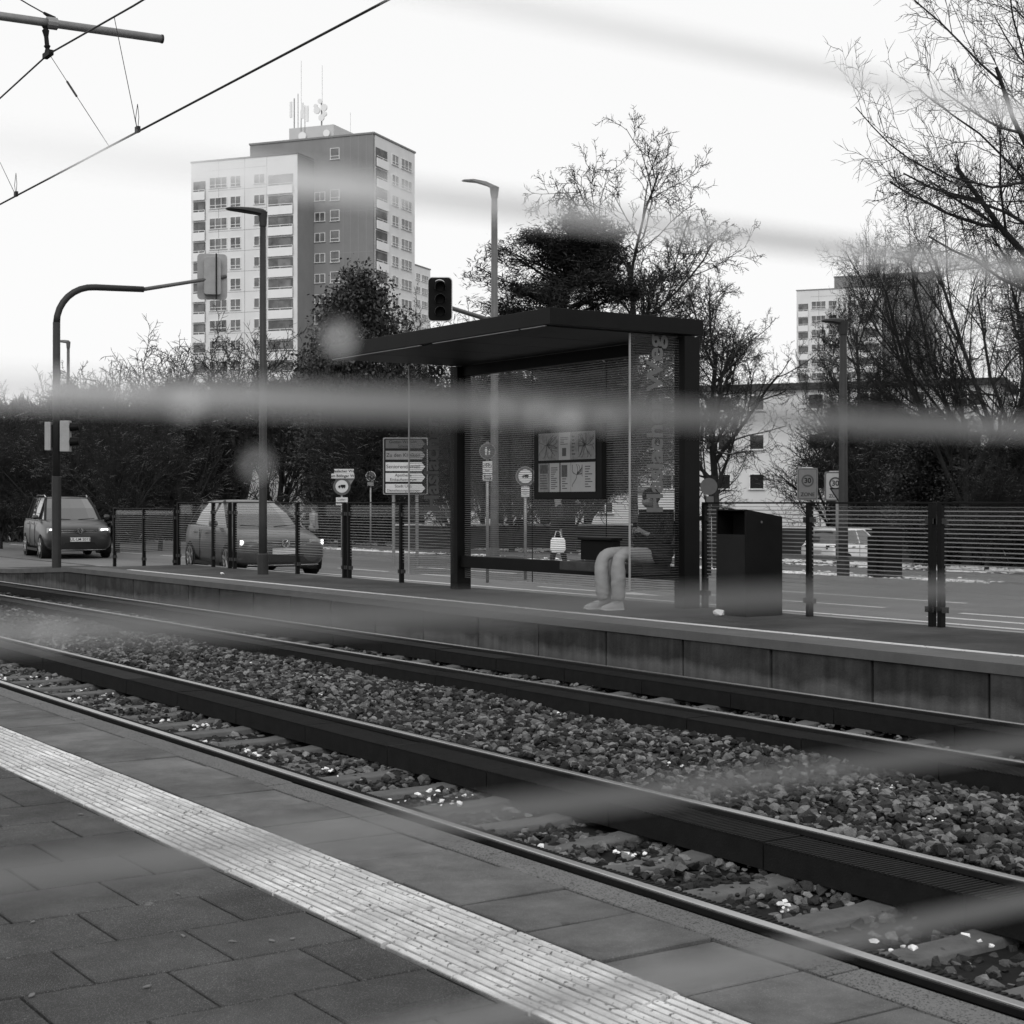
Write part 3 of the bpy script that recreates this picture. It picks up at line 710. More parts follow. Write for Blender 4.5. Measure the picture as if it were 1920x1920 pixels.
# ------------------------------------------------------------------ traffic signals
MSIG = mat('signal_grey', 0.30, 0.55, 0.12, 6); MSIGD = mat('signal_dark', 0.03, 0.6, 0.2, 6)
def signal_head(t, c, right, h=0.95, w=0.52, back=True, nl=3, board=True, mb_=None):
    """c centre, right=horizontal direction of board; lenses face n = right x up"""
    Mx = facing(c, right)
    if board:
        bd = MB().prism(rrect(w, h, 0.09), 0.02, Mx); bd.build('backing_board', mb_ or MSIGD, t)
    q = MB().prism(rrect(w*0.56, h*0.82, 0.05), 0.20, Mx @ Matrix.Translation((0, 0, -0.20 if board else -0.1)))
    q.build('housing', MSIG, t, bevel=0.01)
    for k in range(nl):
        y = h*0.27*(1-k) if nl == 3 else h*0.2*(1-2*k)
        ring = []
        hd = MB()
        n = 14; r = min(0.11, h*0.12)
        va = [Mx @ Vector((r*math.cos(R(-30+240*i/(n-1))), y+r*math.sin(R(-30+240*i/(n-1))), 0.02)) for i in range(n)]
        vb = [Mx @ Vector((r*math.cos(R(-30+240*i/(n-1))), y+r*math.sin(R(-30+240*i/(n-1)))-0.03, 0.02+0.2*(0.45+0.55*math.sin(math.pi*i/(n-1))))) for i in range(n)]
        hd.add(va+vb, [(i, i+1, n+i+1, n+i) for i in range(n-1)]); o = hd.build('hood', M_DKMET, t)
        sd = o.modifiers.new('s', 'SOLIDIFY'); sd.thickness = 0.008
        MB().prism(disc(r*0.9, 18, 0, y), 0.012, Mx @ Matrix.Translation((0, 0, 0.021))).build('lens', M_BLACK, t)
# left signal with curved mast over the road
zb_m = ramp(35)
p0 = Vector((11.55, 34.3, zb_m)); p0 = W(106, 942, 35.0); p0.z = zb_m
ts = thing('signal_mast', 'curved dark mast arm carrying traffic signals at the platform end, left', 'traffic signal', p0)
arm = Vector((1, -0.08, 0)).normalized()
pe = W(424, 518, 37.0)
dirv = (pe-Vector((p0.x, p0.y, pe.z))); dirv.z = 0; Lh = dirv.length; dirv.normalize()
zt2 = W(160, 536, 35.2).z
pts = [p0-Vector((0, 0, 0.2)), p0+Vector((0, 0, 4.0))]
zc = zt2-0.85
pts = [Vector((p0.x, p0.y, zb_m-0.1)), Vector((p0.x, p0.y, zb_m+1.8)), Vector((p0.x, p0.y, zb_m+3.4)), Vector((p0.x, p0.y, zc))]
rad = [0.098, 0.098, 0.08, 0.078]
for k in range(1, 9):
    a = R(90*k/8); pts.append(Vector((p0.x, p0.y, zc))+dirv*0.85*(1-math.cos(a))+Vector((0, 0, 0.85*math.sin(a)))); rad.append(0.072)
pm = Vector((p0.x, p0.y, zt2+0.03))+dirv*1.95; pts.append(pm); rad.append(0.068)
MB().tube(pts[3:], rad[3:], 14).build('curved_arm', M_POLE, ts, smooth=True)
MB().tube([pts[0], Vector((p0.x, p0.y, zb_m+2.02)), Vector((p0.x, p0.y, zb_m+2.03))], [0.10, 0.10, 0.09], 16).build('pole_base', M_POLE, ts, smooth=False)
MB().tube([Vector((p0.x, p0.y, zb_m+2.03)), Vector((p0.x, p0.y, zc+0.02))], [0.086, 0.08], 16).build('pole', M_POLE, ts, smooth=True)
MB().tube([pm, Vector((p0.x, p0.y, pe.z))+dirv*Lh], [0.045, 0.038], 12).build('arm_extension', M_POLE_L, ts, smooth=True)
hc = Vector((p0.x, p0.y, pe.z-0.02))+dirv*(Lh-0.36)
hd = thing('traffic_signal', 'traffic light seen from behind hanging on the curved mast arm', 'traffic light', hc)
rt = (-CAMR*0.93+Vector((S_, C_, 0))*-0.2).normalized()   # faces away from the camera
signal_head(hd, hc+Vector((S_, C_, 0))*0.12, rt, 1.06, 0.68, mb_=MSIG)
MB().tube([hc+Vector((0, 0, -0.55))-Vector((S_, C_, 0))*0.13+CAMR*0.14, hc+Vector((0, 0, 0.5))-Vector((S_, C_, 0))*0.13+CAMR*0.14], 0.018, 6).build('bracket', M_RAIL, hd)
for k, (dx_, rr, lab) in enumerate(((-0.17, Vector((-1, 0.1, 0)), 'narrow grey signal box on the left side of the curved mast'), (0.20, Vector((0.25, -0.97, 0)), 'grey signal with two black hoods on the right side of the curved mast'))):
    c = W(106, 818, 35)+CAMR*dx_; 
    h2 = thing('traffic_signal', lab, 'traffic light', c)
    if k == 0:
        MB().box(c, (0.13, 0.2, 0.62), -TH).build('housing', MSIG, h2, bevel=0.01)
        MB().box(c+CAMR*0.07, (0.05, 0.06, 0.5), -TH).build('bracket', M_RAIL, h2)
    else:
        MB().box(c, (0.21, 0.2, 0.68), -TH).build('housing', MSIG, h2, bevel=0.015)
        for z in (0.2, -0.12):
            MB().tube([c+CAMR*0.1+Vector((0, 0, z)), c+CAMR*0.30+Vector((0, 0, z+0.01))], [0.10, 0.085], 14).build('hood', M_DKMET, h2)
# centre signal on the tall pale lamp
sc_ = W(825, 561, 36.0)
ts = thing('traffic_signal', 'black traffic light with pale rim above the shelter roof', 'traffic light', sc_)
Mx = facing(sc_, CAMR)
MB().prism(rrect(0.56, 1.0, 0.10), 0.02, Mx @ Matrix.Translation((0, 0, -0.01))).build('rim', M_SIGNW, ts)
MB().prism(rrect(0.525, 0.965, 0.09), 0.02, Mx @ Matrix.Translation((0, 0, -0.0))).build('backing_board', M_BLACK, ts)
MB().prism(rrect(0.30, 0.8, 0.05), 0.2, Mx @ Matrix.Translation((0, 0, -0.211))).build('housing', MSIGD, ts)
for y in (0.28, 0.0, -0.28):
    n = 16; r = 0.125; va = []; vb = []
    for i in range(n):
        a = R(-25+230*i/(n-1)); va.append(Mx @ Vector((r*math.cos(a), y+r*math.sin(a), 0.02))); vb.append(Mx @ Vector((r*math.cos(a)+0.02, y+r*math.sin(a)-0.03, 0.02+0.12+0.14*math.sin(math.pi*i/(n-1)))))
    o = MB().add(va+vb, [(i, i+1, n+i+1, n+i) for i in range(n-1)]).build('hood', MSIGD, ts); sd = o.modifiers.new('s', 'SOLIDIFY'); sd.thickness = 0.01
    MB().prism(disc(0.10, 18, 0, y), 0.014, Mx @ Matrix.Translation((0, 0, 0.021))).build('lens', M_DKMET, ts)
b = MB(); va = []
for i in range(9):
    a = R(30+110*i/8); va.append((0.135*math.cos(a), 0.28+0.135*math.sin(a)))
b.prism(va+[(0.10*math.cos(R(140-110*i/8)), 0.28+0.06+0.06*math.sin(R(140-110*i/8))) for i in range(9)], 0.2, Mx @ Matrix.Translation((-0.0, 0.0, 0.03))); b.build('snow_cap', M_SNOW, ts)
ae = Vector((pl2.x, pl2.y, sc_.z-0.05))
MB().tube([sc_+Vector((S_, C_, 0))*0.2-Vector((0, 0, 0.1)), ae], [0.05, 0.06], 12).build('arm', M_POLE_L, ts, smooth=True)

# ------------------------------------------------------------------ overhead line
def wire(name, pts, r, label, grp=None):
    o = MB().tube(pts, r, 6).build(name, M_WIRE); return tag(o, label, 'wire', grp)
D0 = 5.04
def onX(px, py, D):      # point on the plane X=D seen at pixel
    Y = yD(px, D); Z = D*S_+Y*C_; return Vector((D, Y, EYE+(HY-py)/F*Z))
def onY(px, py, Yv):
    r = (px-PX0)/F; D = Yv*(S_+r*C_)/(C_-r*S_); Z = D*S_+Yv*C_; return Vector((D, Yv, EYE+(HY-py)/F*Z))
zc = onX(300, 225, D0).z
cw = [Vector((D0, -3, zc)), Vector((D0, 60, zc))]
wire('contact_wire', cw, 0.009, 'contact wire of the tram line, lower of the two overhead wires', 'overhead line wires')
a, bq, c_ = onX(268, 0, D0), onX(90, 102, D0), onX(0, 180, D0)
mw = []
for k in range(9):
    y = -3+(bq.y+3)*k/8; u = k/8; mw.append(Vector((D0, y, bq.z-0.55*4*u*(1-u)*0.5)))
s1 = []
d2 = (c_-bq)
for k in range(1, 9):
    u = k/8; y = bq.y+30*u; s1.append(Vector((D0, y, bq.z-1.0*2*u*(1-u)-0.0)))
wire('messenger_wire', mw+s1, 0.009, 'upper messenger wire sagging away from the insulator', 'overhead line wires')
def zmess(y):
    P = mw+s1
    for i in range(len(P)-1):
        if P[i].y <= y <= P[i+1].y: return P[i].z+(P[i+1].z-P[i].z)*(y-P[i].y)/(P[i+1].y-P[i].y)
    return bq.z
for k, (pt, pb_) in enumerate((((214, 35), (258, 243)), ((-40, 200), (30, 365)), ((92, 108), (205, 275)))):
    yt = onX(pt[0], pt[1], D0).y; yb2 = onX(pb_[0], pb_[1], D0).y
    top = Vector((D0, yt, zmess(yt))); bot = Vector((D0, yb2, zc))
    t = thing('dropper', ['thin dropper with wire loops right of the tube end', 'thin dropper with loop at the left edge', 'slanting stay with small turnbuckle below the insulator'][k], 'dropper', top, 0, 'droppers between the overhead wires')
    MB().tube([top, bot], 0.0035, 5).build('cable', M_WIRE, t)
    if k == 2:
        q = top.lerp(bot, 0.32); q2 = top.lerp(bot, 0.48); MB().tube([q, q2], 0.011, 6).build('turnbuckle', M_WIRE, t)
    else:
        MB().tube([bot-Vector((0, 0.0, 0.0)), bot+Vector((0, 0.05, 0.12)), bot+Vector((0, 0, 0.24)), bot+Vector((0, -0.03, 0.12)), bot], 0.003, 4).build('loop', M_WIRE, t)
        MB().box(bot+Vector((0, 0, 0.02)), (0.03, 0.06, 0.05)).build('clip', M_WIRE, t)
t = thing('overhead_mast', 'horizontal grey tube of the overhead line mast reaching in from top left', 'overhead line mast', (0.2, bq.y, 0))
pA, pB = onY(303, 73, bq.y), onY(0, 30, bq.y)
dr = (pA-pB).normalized(); st = pB-dr*((pB.x-0.25)/dr.x)
MB().tube([st, pA], 0.042, 16).build('boom', M_GALV, t, smooth=True)
MB().tube([pA-dr*0.004, pA+dr*0.012], 0.046, 16).build('end_cap', M_POLE, t)
MB().tube([(0.2, bq.y, 0), (0.2, bq.y, 7.6)], [0.14, 0.09], 18).build('mast', M_GALV, t, smooth=True)
kx = onY(84, 42, bq.y)
ins = [kx+(bq-kx)*u for u in (0, 0.12, 0.2, 0.25, 0.45, 0.7, 0.74, 0.82, 0.9, 1.0)]
MB().tube(ins, [0.02, 0.035, 0.02, 0.036, 0.022, 0.022, 0.034, 0.02, 0.03, 0.02], 10).build('insulator', M_RAIL, t)
MB().box(bq, (0.05, 0.20, 0.05)).build('suspension_clamp', M_RAIL, t)
MB().tube([kx+dr*0.02, kx+dr*0.12], 0.062, 12).build('collar', M_GALV, t)
wq = [onY(102, 36, bq.y), onY(82, 24, bq.y), onY(55, 9, bq.y), onY(-60, -60, bq.y)]
MB().tube(wq[:2], [0.03, 0.014], 8).build('wedge_clamp', M_RAIL, t)
MB().tube(wq[1:], 0.007, 5).build('stay_wire', M_WIRE, t)

# ------------------------------------------------------------------ signs
def post_sign(px, Z, ybase_z, label, top_z, r=0.03, cat='road sign', m=M_GALV, name='road_sign'):
    p = W(px, HY, Z); p.z = ybase_z
    t = thing(name, label, cat, p)
    MB().tube([(p.x, p.y, ybase_z-0.1), (p.x, p.y, top_z)], r, 10).build('post', m, t, smooth=True)
    return t
def at(px, py, Z): return facing(W(px, py, Z-0.05), CAMR)
def T(M, z): return M @ Matrix.Translation((0, 0, z))
def ped_icon(t, M, s, m):
    b = MB()
    for ox, k in ((-0.2, 1.0), (0.28, 0.62)):
        o = -0.28*(1-k)
        b.prism(disc(0.1*s*k, 10, ox*s, (0.5*k+o)*s), 0.004, M)
        b.prism([((ox+u*k)*s, (v*k+o)*s) for u, v in ((-0.14, 0.36), (0.14, 0.36), (0.2, -0.05), (0.08, -0.05), (0.13, -0.6), (0.02, -0.6), (0, -0.1), (-0.05, -0.6), (-0.16, -0.6), (-0.09, -0.05), (-0.2, -0.05))], 0.004, M)
    b.build('pictogram', m, t)
def truck_icon(t, M, s, m, flip=1):
    b = MB()
    b.prism([(x*s*flip, y*s) for x, y in ((-0.18, -0.18), (0.62, -0.18), (0.62, 0.28), (-0.18, 0.28))], 0.004, M)
    b.prism([(x*s*flip, y*s) for x, y in ((-0.62, -0.18), (-0.23, -0.18), (-0.23, 0.18), (-0.45, 0.18), (-0.62, 0.0))], 0.004, M)
    for x in (-0.42, 0.1, 0.42): b.prism(disc(0.1*s, 12, x*s*flip, -0.24*s), 0.004, M)
    b.build('pictogram', m, t)
def rnd(t, M, r, face, rim, rimw=0.18):
    MB().prism(disc(r, 28), 0.006, M).build('sign_plate', rim, t)
    MB().prism(disc(r*(1-rimw), 28), 0.003, T(M, 0.0065)).build('sign_face', face, t)
ZS = 44.0; k_ = F/ZS
# street names + truck ban
t = post_sign(641, ZS, ZR, 'street name plates above a round truck sign and delivery plate', W(0, 880, ZS).z)
M = at(645, 883.5, ZS); MB().prism(rrect(37/k_, 8.5/k_, 0.01), 0.01, M).build('name_plate', M_SIGNW, t); text('Haslacher Weg', 0.105, T(M, 0.012), 0.003, bold=0.002).build('lettering', M_SIGNB, t)
M = at(643, 892.5, ZS); MB().prism(rrect(43/k_, 9/k_, 0.01), 0.01, T(M, 0.02)).build('name_plate', M_SIGNW, t); text('Zum Bölinger Weg', 0.105, T(M, 0.032), 0.003, bold=0.002).build('lettering', M_SIGNB, t)
M = at(646, 905, ZS); MB().prism([(-19/k_, 9/k_), (19/k_, 9/k_), (0, -22/k_)], 0.006, T(M, -0.03)).build('triangular_plate', M_SIGNG, t)
M = at(641, 912, ZS); rnd(t, M, 16.5/k_, M_SIGNW, M_SIGNM, 0.28); truck_icon(t, T(M, 0.010), 11/k_, M_SIGNB)
M = at(641, 940, ZS); MB().prism(rrect(22/k_, 15/k_, 0.01), 0.006, M).build('text_plate', M_SIGNW, t); text('Liefer-\nverkehr', 0.09, T(M, 0.008), 0.003).build('lettering', M_SIGNB, t)
# pedestrian sign
ZS2 = 50; k2 = F/ZS2
t = post_sign(695, ZS2, ZR, 'small round footpath sign between the street name post and direction board', W(0, 885, ZS2).z)
M = at(695, 893, ZS2); rnd(t, M, 9.5/k2, M_SIGNM, M_SIGNW, 0.1); ped_icon(t, T(M, 0.011), 8.5/k2, M_SIGNW)
M = at(695, 907, ZS2); MB().prism(rrect(12/k2, 9/k2, 0.01), 0.03, M).build('plate', M_SIGNG, t)
# direction board
ZD = 38; kd = F/ZD
pc = W(752, HY, ZD)
t = thing('direction_board', 'grey board of five stacked direction plates left of the shelter', 'direction sign', (pc.x, pc.y, ZR))
M = at(760, 874, ZD)
MB().prism(rrect(84/kd, 107/kd, 0.03), 0.03, T(M, -0.05)).build('frame', M_SIGNG, t, bevel=0.004)
MB().prism(rrect(80/kd, 103/kd, 0.03), 0.012, T(M, -0.028)).build('backing', M_SIGNB, t)
for px in (738, 782):
    q = W(px, HY, ZD+0.06); MB().tube([(q.x, q.y, ZR-0.1), (q.x, q.y, W(0, 822, ZD).z)], 0.04, 10).build('leg', M_GALV, t)
rows = [('Gustav-Werner-', 'Schule', 832.5, M_SIGNM), ('Zu den Kliniken', '', 853.5, M_SIGNG), ('Seniorendomizil', '', 875, M_SIGNW), ('Apotheke', 'Einkaufszentrum', 895, M_SIGNW), ('Stadt Ulm', 'Dienstleistungszentrum', 915.5, M_SIGNW)]
for l1, l2, py, m in rows:
    Mp = at(760, py, ZD); w2, h2 = 37/kd, 8.2/kd
    MB().prism([(-w2, -h2), (w2*0.82, -h2), (w2, 0), (w2*0.82, h2), (-w2, h2)], 0.008, T(Mp, -0.014)).build('direction_plate', m, t)
    if l2:
        text(l1, 0.10, T(Mp, -0.004) @ Matrix.Translation((-0.05, 0.05, 0)), 0.003).build('lettering', M_SIGNB, t)
        text(l2, 0.095 if len(l2) < 18 else 0.082, T(Mp, -0.004) @ Matrix.Translation((-0.05, -0.055, 0)), 0.003).build('lettering', M_SIGNB, t)
    else: text(l1, 0.125, T(Mp, -0.004) @ Matrix.Translation((-0.05, 0, 0)), 0.003).build('lettering', M_SIGNB, t)
# signs seen through the shelter glass
ZQ = 30.0; kq = F/ZQ
t = post_sign(914, ZQ, ZR, 'oval looking footpath sign with bicycle and double arrow plates seen through the shelter glass', W(0, 828, ZQ).z)
M = at(914, 846, ZQ); rnd(t, M, 15.5/kq, M_SIGNM, M_SIGNG, 0.1); ped_icon(t, T(M, 0.011), 13/kq, M_SIGNW)
M = at(914, 876, ZQ); MB().prism(rrect(18/kq, 22/kq, 0.01), 0.006, M).build('bicycle_plate', M_SIGNW, t)
b = MB()
for x in (-0.045, 0.045): ring_mb(b, 0.032, 0.024, T(M, 0.004) @ Matrix.Translation((x, 0.02, 0)), 0.004, 16)
Mz = T(M, 0.008)
def line2(b, M, pts, r): b.tube([M @ Vector((x, y, 0)) for x, y in pts], r, 4)
line2(b, Mz, [(-0.045, 0.02), (-0.02, 0.065), (0.03, 0.065), (0.045, 0.02)], 0.004); line2(b, Mz, [(-0.02, 0.065), (0.0, 0.02), (0.03, 0.065)], 0.004)
b.build('pictogram', M_SIGNB, t); text('frei', 0.06, T(M, 0.008) @ Matrix.Translation((0, -0.065, 0)), 0.003).build('lettering', M_SIGNB, t)
M = at(914, 895, ZQ); MB().prism(rrect(18/kq, 12/kq, 0.01), 0.006, M).build('arrow_plate', M_SIGNW, t)
b = MB(); Mz = T(M, 0.009)
for s in (1, -1): line2(b, Mz, [(s*0.07, s*0.025), (-s*0.07, s*0.025)], 0.006); line2(b, Mz, [(-s*0.04, s*0.05), (-s*0.07, s*0.025), (-s*0.04, 0)], 0.005)
b.build('pictogram', M_SIGNB, t)
t = post_sign(985, ZQ+1, ZR, 'round truck sign with delivery plate seen through the glass left of the notice case', W(0, 878, ZQ).z)
M = at(985, 893, ZQ+1); MB().prism(disc(19/kq, 28), 0.006, T(M, -0.01)).build('sign_plate', M_SIGNG, t); MB().prism(disc(17.6/kq, 28), 0.003, T(M, -0.0035)).build('sign_rim', M_SIGNM, t)
MB().prism(disc(13.5/kq, 28), 0.003, T(M, 0.0)).build('sign_face', M_SIGNW, t); truck_icon(t, T(M, 0.004), 10/kq, M_SIGNB)
M = at(985, 922, ZQ+1); MB().prism(rrect(16/kq, 20/kq, 0.01), 0.006, M).build('text_plate', M_SIGNW, t); text('Liefer-\nverkehr\nfrei', 0.045, T(M, 0.008), 0.003).build('lettering', M_SIGNB, t)
# 30 zone signs
def zone(px, py, Z, w, h, face, label, yield_=False):
    k = F/Z
    t = post_sign(px+3, Z, ZR, label, W(0, py, Z).z, 0.03)
    M = at(px, py, Z)
    MB().prism(rrect(w/k, h/k, 0.05), 0.03, T(M, -0.02)).build('frame', M_SIGNG, t, bevel=0.006)
    MB().prism(rrect(w/k-0.05, h/k-0.05, 0.04), 0.004, T(M, 0.011)).build('gasket', M_SIGNM, t)
    MB().prism(rrect(w/k-0.075, h/k-0.075, 0.03), 0.004, T(M, 0.014)).build('sign_face', face, t)
    rr = 0.30*w/k; Mc = T(M, 0.018) @ Matrix.Translation((0, 0.10*h/k, 0))
    b = MB(); ring_mb(b, rr, rr*0.74, Mc, 0.004); b.build('red_ring', M_SIGNM, t)
    text('30', rr*1.15, T(Mc, 0.003), 0.003, bold=0.004).build('number', M_SIGNB, t)
    text('ZONE', 0.16*h/k, T(M, 0.021) @ Matrix.Translation((0, -0.33*h/k, 0)), 0.003, bold=0.001).build('lettering', M_SIGNB, t)
    b = MB(); Ms = T(M, -0.02) @ Matrix.Translation((0, h/k/2, 0)); b.prism([(-w/k*.3, 0.002), (w/k*.3, 0.002), (w/k*.2, 0.02), (-w/k*.25, 0.018)], 0.03, Ms); b.build('snow_cap', M_SNOW, t)
zone(1514, 907.5, 38.0, 39, 60, M_SIGNG, 'grey thirty zone sign left of its paler twin')
zone(1566, 912, 40.0, 40, 55, M_SIGNW, 'white thirty zone sign half behind the short lamp post')
kz = F/39.0
t = post_sign(1572, 39.0, ZR, 'inverted triangular yield sign overlapping the white zone sign', W(0, 915, 39.0).z)
M = at(1572, 925, 39.0)
MB().prism([(-17/kz, 10/kz), (17/kz, 10/kz), (0, -16/kz)], 0.006, M).build('rim', M_SIGNB, t)
MB().prism([(-13/kz, 7.6/kz), (13/kz, 7.6/kz), (0, -11.6/kz)], 0.004, T(M, 0.0065)).build('sign_face', M_SIGNG, t)
t = post_sign(1331, 33, ZR, 'dark back of a round road sign beside the right shelter post', W(0, 897, 33).z, m=M_POLE)
M = at(1329, 912, 33); MB().prism(disc(16/90.7, 26), 0.006, M).build('sign_plate', M_SIGNM, t); MB().prism(rrect(0.15, 0.12, 0.01), 0.03, at(1331, 936, 33)).build('plate', M_SIGNM, t)
# election poster on pale lamp, and small plate
ZL = 61.6; kl = F/ZL
t = thing('campaign_poster', 'portrait campaign poster tied to the pale lamp above the people carrier', 'poster', W(130, 897, ZL))
M = at(130, 897, ZL); MB().prism(rrect(26/kl, 35/kl, 0.01), 0.02, T(M, 0.0)).build('board', M_SIGNM, t)
b = MB(); b.prism([(x/kl, y/kl) for x, y in ((-12, -8), (-9, -3), (-3, 0), (3, 0), (10, -3), (12, -8))], 0.004, T(M, 0.021)); b.prism(disc(6/kl, 16, 0, 12/kl), 0.004, T(M, 0.022)); b.build('hair_and_coat', M_BLACK, t)
b = MB(); b.prism([(4.4/kl*math.cos(a_), 7/kl+7/kl*math.sin(a_)) for a_ in [i*math.pi/9 for i in range(18)]], 0.004, T(M, 0.027)); b.build('portrait_face', M_SIGNG, t)
MB().prism([(-13/kl, -17.4/kl), (13/kl, -17.4/kl), (13/kl, -8/kl), (-13/kl, -8/kl)], 0.004, T(M, 0.022)).build('caption_strip', M_SIGNB, t)
text('ZUVERSICHT.', 0.085, T(M, 0.03) @ Matrix.Translation((0, -11/kl, 0)), 0.003, bold=0.002).build('lettering', M_SIGNW, t)
t = thing('street_sign', 'small white plate on the pale lamp below the campaign poster', 'sign', W(130, 931, ZL)); M = at(130, 931, ZL)
MB().prism(rrect(24/kl, 11/kl, 0.01), 0.01, M).build('plate', M_SIGNW, t)
# billboard behind the people carrier
ZBB = 70; kb = F/ZBB
t = thing('billboard', 'dark notice board with pale text behind the people carrier', 'billboard', W(54, 1010, ZBB)); M = at(52, 956, ZBB)
MB().prism(rrect(42/kb, 56/kb, 0.02), 0.06, M).build('panel', M_SIGNM, t)
for k, s in enumerate(('SEHT her:', 'Jetzt Baum', 'in der Stadt', 'pflanzen')): text(s, 0.13, T(M, 0.065) @ Matrix.Translation((-18/kb, 16/kb-k*0.19, 0)), 0.003, 'LEFT').build('lettering', M_SIGNG, t)
for px in (34, 72): q = W(px, HY, ZBB); MB().tube([(q.x, q.y, ZR-0.2), (q.x, q.y, W(0, 960, ZBB).z)], 0.05, 8).build('leg', M_SIGNB, t)
pq = W(20, HY, 74); t = thing('ticket_machine', 'pale box with white top at the far left edge', 'utility box', (pq.x, pq.y, ZR))
MB().box((pq.x, pq.y, ZR+0.55), (0.36, 0.3, 1.0), -TH).build('cabinet', M_SIGNG, t, bevel=0.02); MB().box((pq.x, pq.y, ZR+1.1), (0.4, 0.34, 0.07), -TH).build('lid', M_SNOW, t)
# utility cabinet
p = W(1663, HY, 31.0)
t = thing('utility_cabinet', 'dark utility cabinet on the verge in front of the white car', 'utility cabinet', (p.x, p.y, ZR+0.04))
MB().box((p.x, p.y, ZR+0.52), (0.42, 0.42, 0.96), -TH*0.4).build('body', M_DKMET, t, bevel=0.01); MB().box((p.x, p.y, ZR+1.02), (0.48, 0.48, 0.05), -TH*0.4).build('roof', M_DKMET, t, bevel=0.01)
MB().box(W(1641, 1045, 31.0), (0.16, 0.3, 0.8), -TH*0.4).build('side_box', M_DKMET2, t)

# small litter and leaves on the platforms
def clod(name, p, s, m, label, cat, seed=1, grp=None):
    T_ = stone_templates(1, 16, seed)[0]; b = MB()
    b.add([(p[0]+v[0]*s[0], p[1]+v[1]*s[1], p[2]+(v[2]+0.45)*s[2]) for v in T_[0]], [tuple(f) for f in T_[1]])
    o = b.build(name, m); return tag(o, label, cat, grp)
clod('crumpled_paper', (12.1, 13.72, ZP), (0.13, 0.2, 0.09), M_SNOW, 'white crumpled scrap at the foot of the litter bin', 'litter', 2)
clod('crumpled_paper', (11.7, 26.6, ZP), (0.09, 0.13, 0.06), M_SNOW, 'small white scrap on the far platform right of the slender lamp', 'litter', 5)
M_LEAF = mat('dry_leaf', 0.15, 0.8, 0.3, 30)
lf = [(108, 1640), (62, 1730), (343, 1757), (436, 1767), (548, 1762), (152, 1528), (277, 1852), (333, 1677), (510, 1766), (60, 1868)]
for i, (px, py) in enumerate(lf):
    Z = F*EYE/(py-HY); p = W(px, py, Z); b = MB(); a = random.uniform(0, 3); r = random.uniform(0.009, 0.02)
    n = 9; vs = []
    for k in range(n):
        t_ = 2*math.pi*k/n; q = r*(1+0.5*random.uniform(-1, 1)); x = q*1.3*math.cos(t_); y = q*0.6*math.sin(t_)
        vs.append((x*math.cos(a)-y*math.sin(a), x*math.sin(a)+y*math.cos(a)))
    b.prism(vs, 0.003, Matrix.Translation((p.x, p.y, 0.003)))
    o = b.build('fallen_leaf', M_LEAF); tag(o, 'small pale flattened leaf lying on the dark foreground paving', 'leaf', 'fallen leaves on the near platform')

# ------------------------------------------------------------------ tower blocks
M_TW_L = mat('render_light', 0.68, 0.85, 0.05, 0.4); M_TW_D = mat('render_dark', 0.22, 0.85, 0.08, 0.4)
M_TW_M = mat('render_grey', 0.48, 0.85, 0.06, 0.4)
M_WFR = mat('window_frame_white', 0.72, 0.6, 0.05, 3); M_WGL = mat('window_glass_dark', 0.13, 0.15, 0.8, 0.45, spec=0.6)
M_NICHE_SHADE = mat('balcony_niche_shade', 0.13, 0.8, 0.6, 0.8); M_PARA = mat('balcony_parapet', 0.74, 0.8, 0.04, 1); M_JNT = mat('panel_joint', 0.26, 0.9, 0.1, 3)  # dark niche tone is recess shade put into the colour
def cam2w(rt, fw): return Vector((fw*S_+rt*C_, fw*C_-rt*S_, 0))
RZT = R(-55.6)
def window_at(par, x, y, z, w, h, nx, ny, n, mf=M_WFR, mg_=M_WGL):
    """window whose wall normal is local n ('-y' or '+x'); x,y,z = lower left corner"""
    fr = MB(); g_ = MB(); f = 0.07 if w < 20 else 0.1
    def bx(mb, a, b2, z0, z1, d0, d1):
        if n == '-y': mb.bb(x+a, x+b2, y-d1, y-d0, z0, z1)
        else: mb.bb(x+d0, x+d1, y+a, y+b2, z0, z1)
    for i in range(nx+1): bx(fr, i*w/nx-f*(0.5 if 0 < i < nx else (0 if i == 0 else 1)), i*w/nx+f*(0.5 if 0 < i < nx else (1 if i == 0 else 0)), z, z+h, 0.003, 0.10)
    bx(fr, f, w-f, z+h-f, z+h, 0.004, 0.09); bx(fr, -0.05, w+0.05, z-0.08, z, 0.004, 0.16)
    if ny > 1: bx(fr, f, w-f, z+h*0.27-f/2, z+h*0.27+f/2, 0.004, 0.09)
    bx(g_, 0.02, w-0.02, z+0.01, z+h-0.02, 0.002, 0.04)
    o = fr.build('window', mf, par, world=False); g_.build('pane', mg_, o, world=False); return o
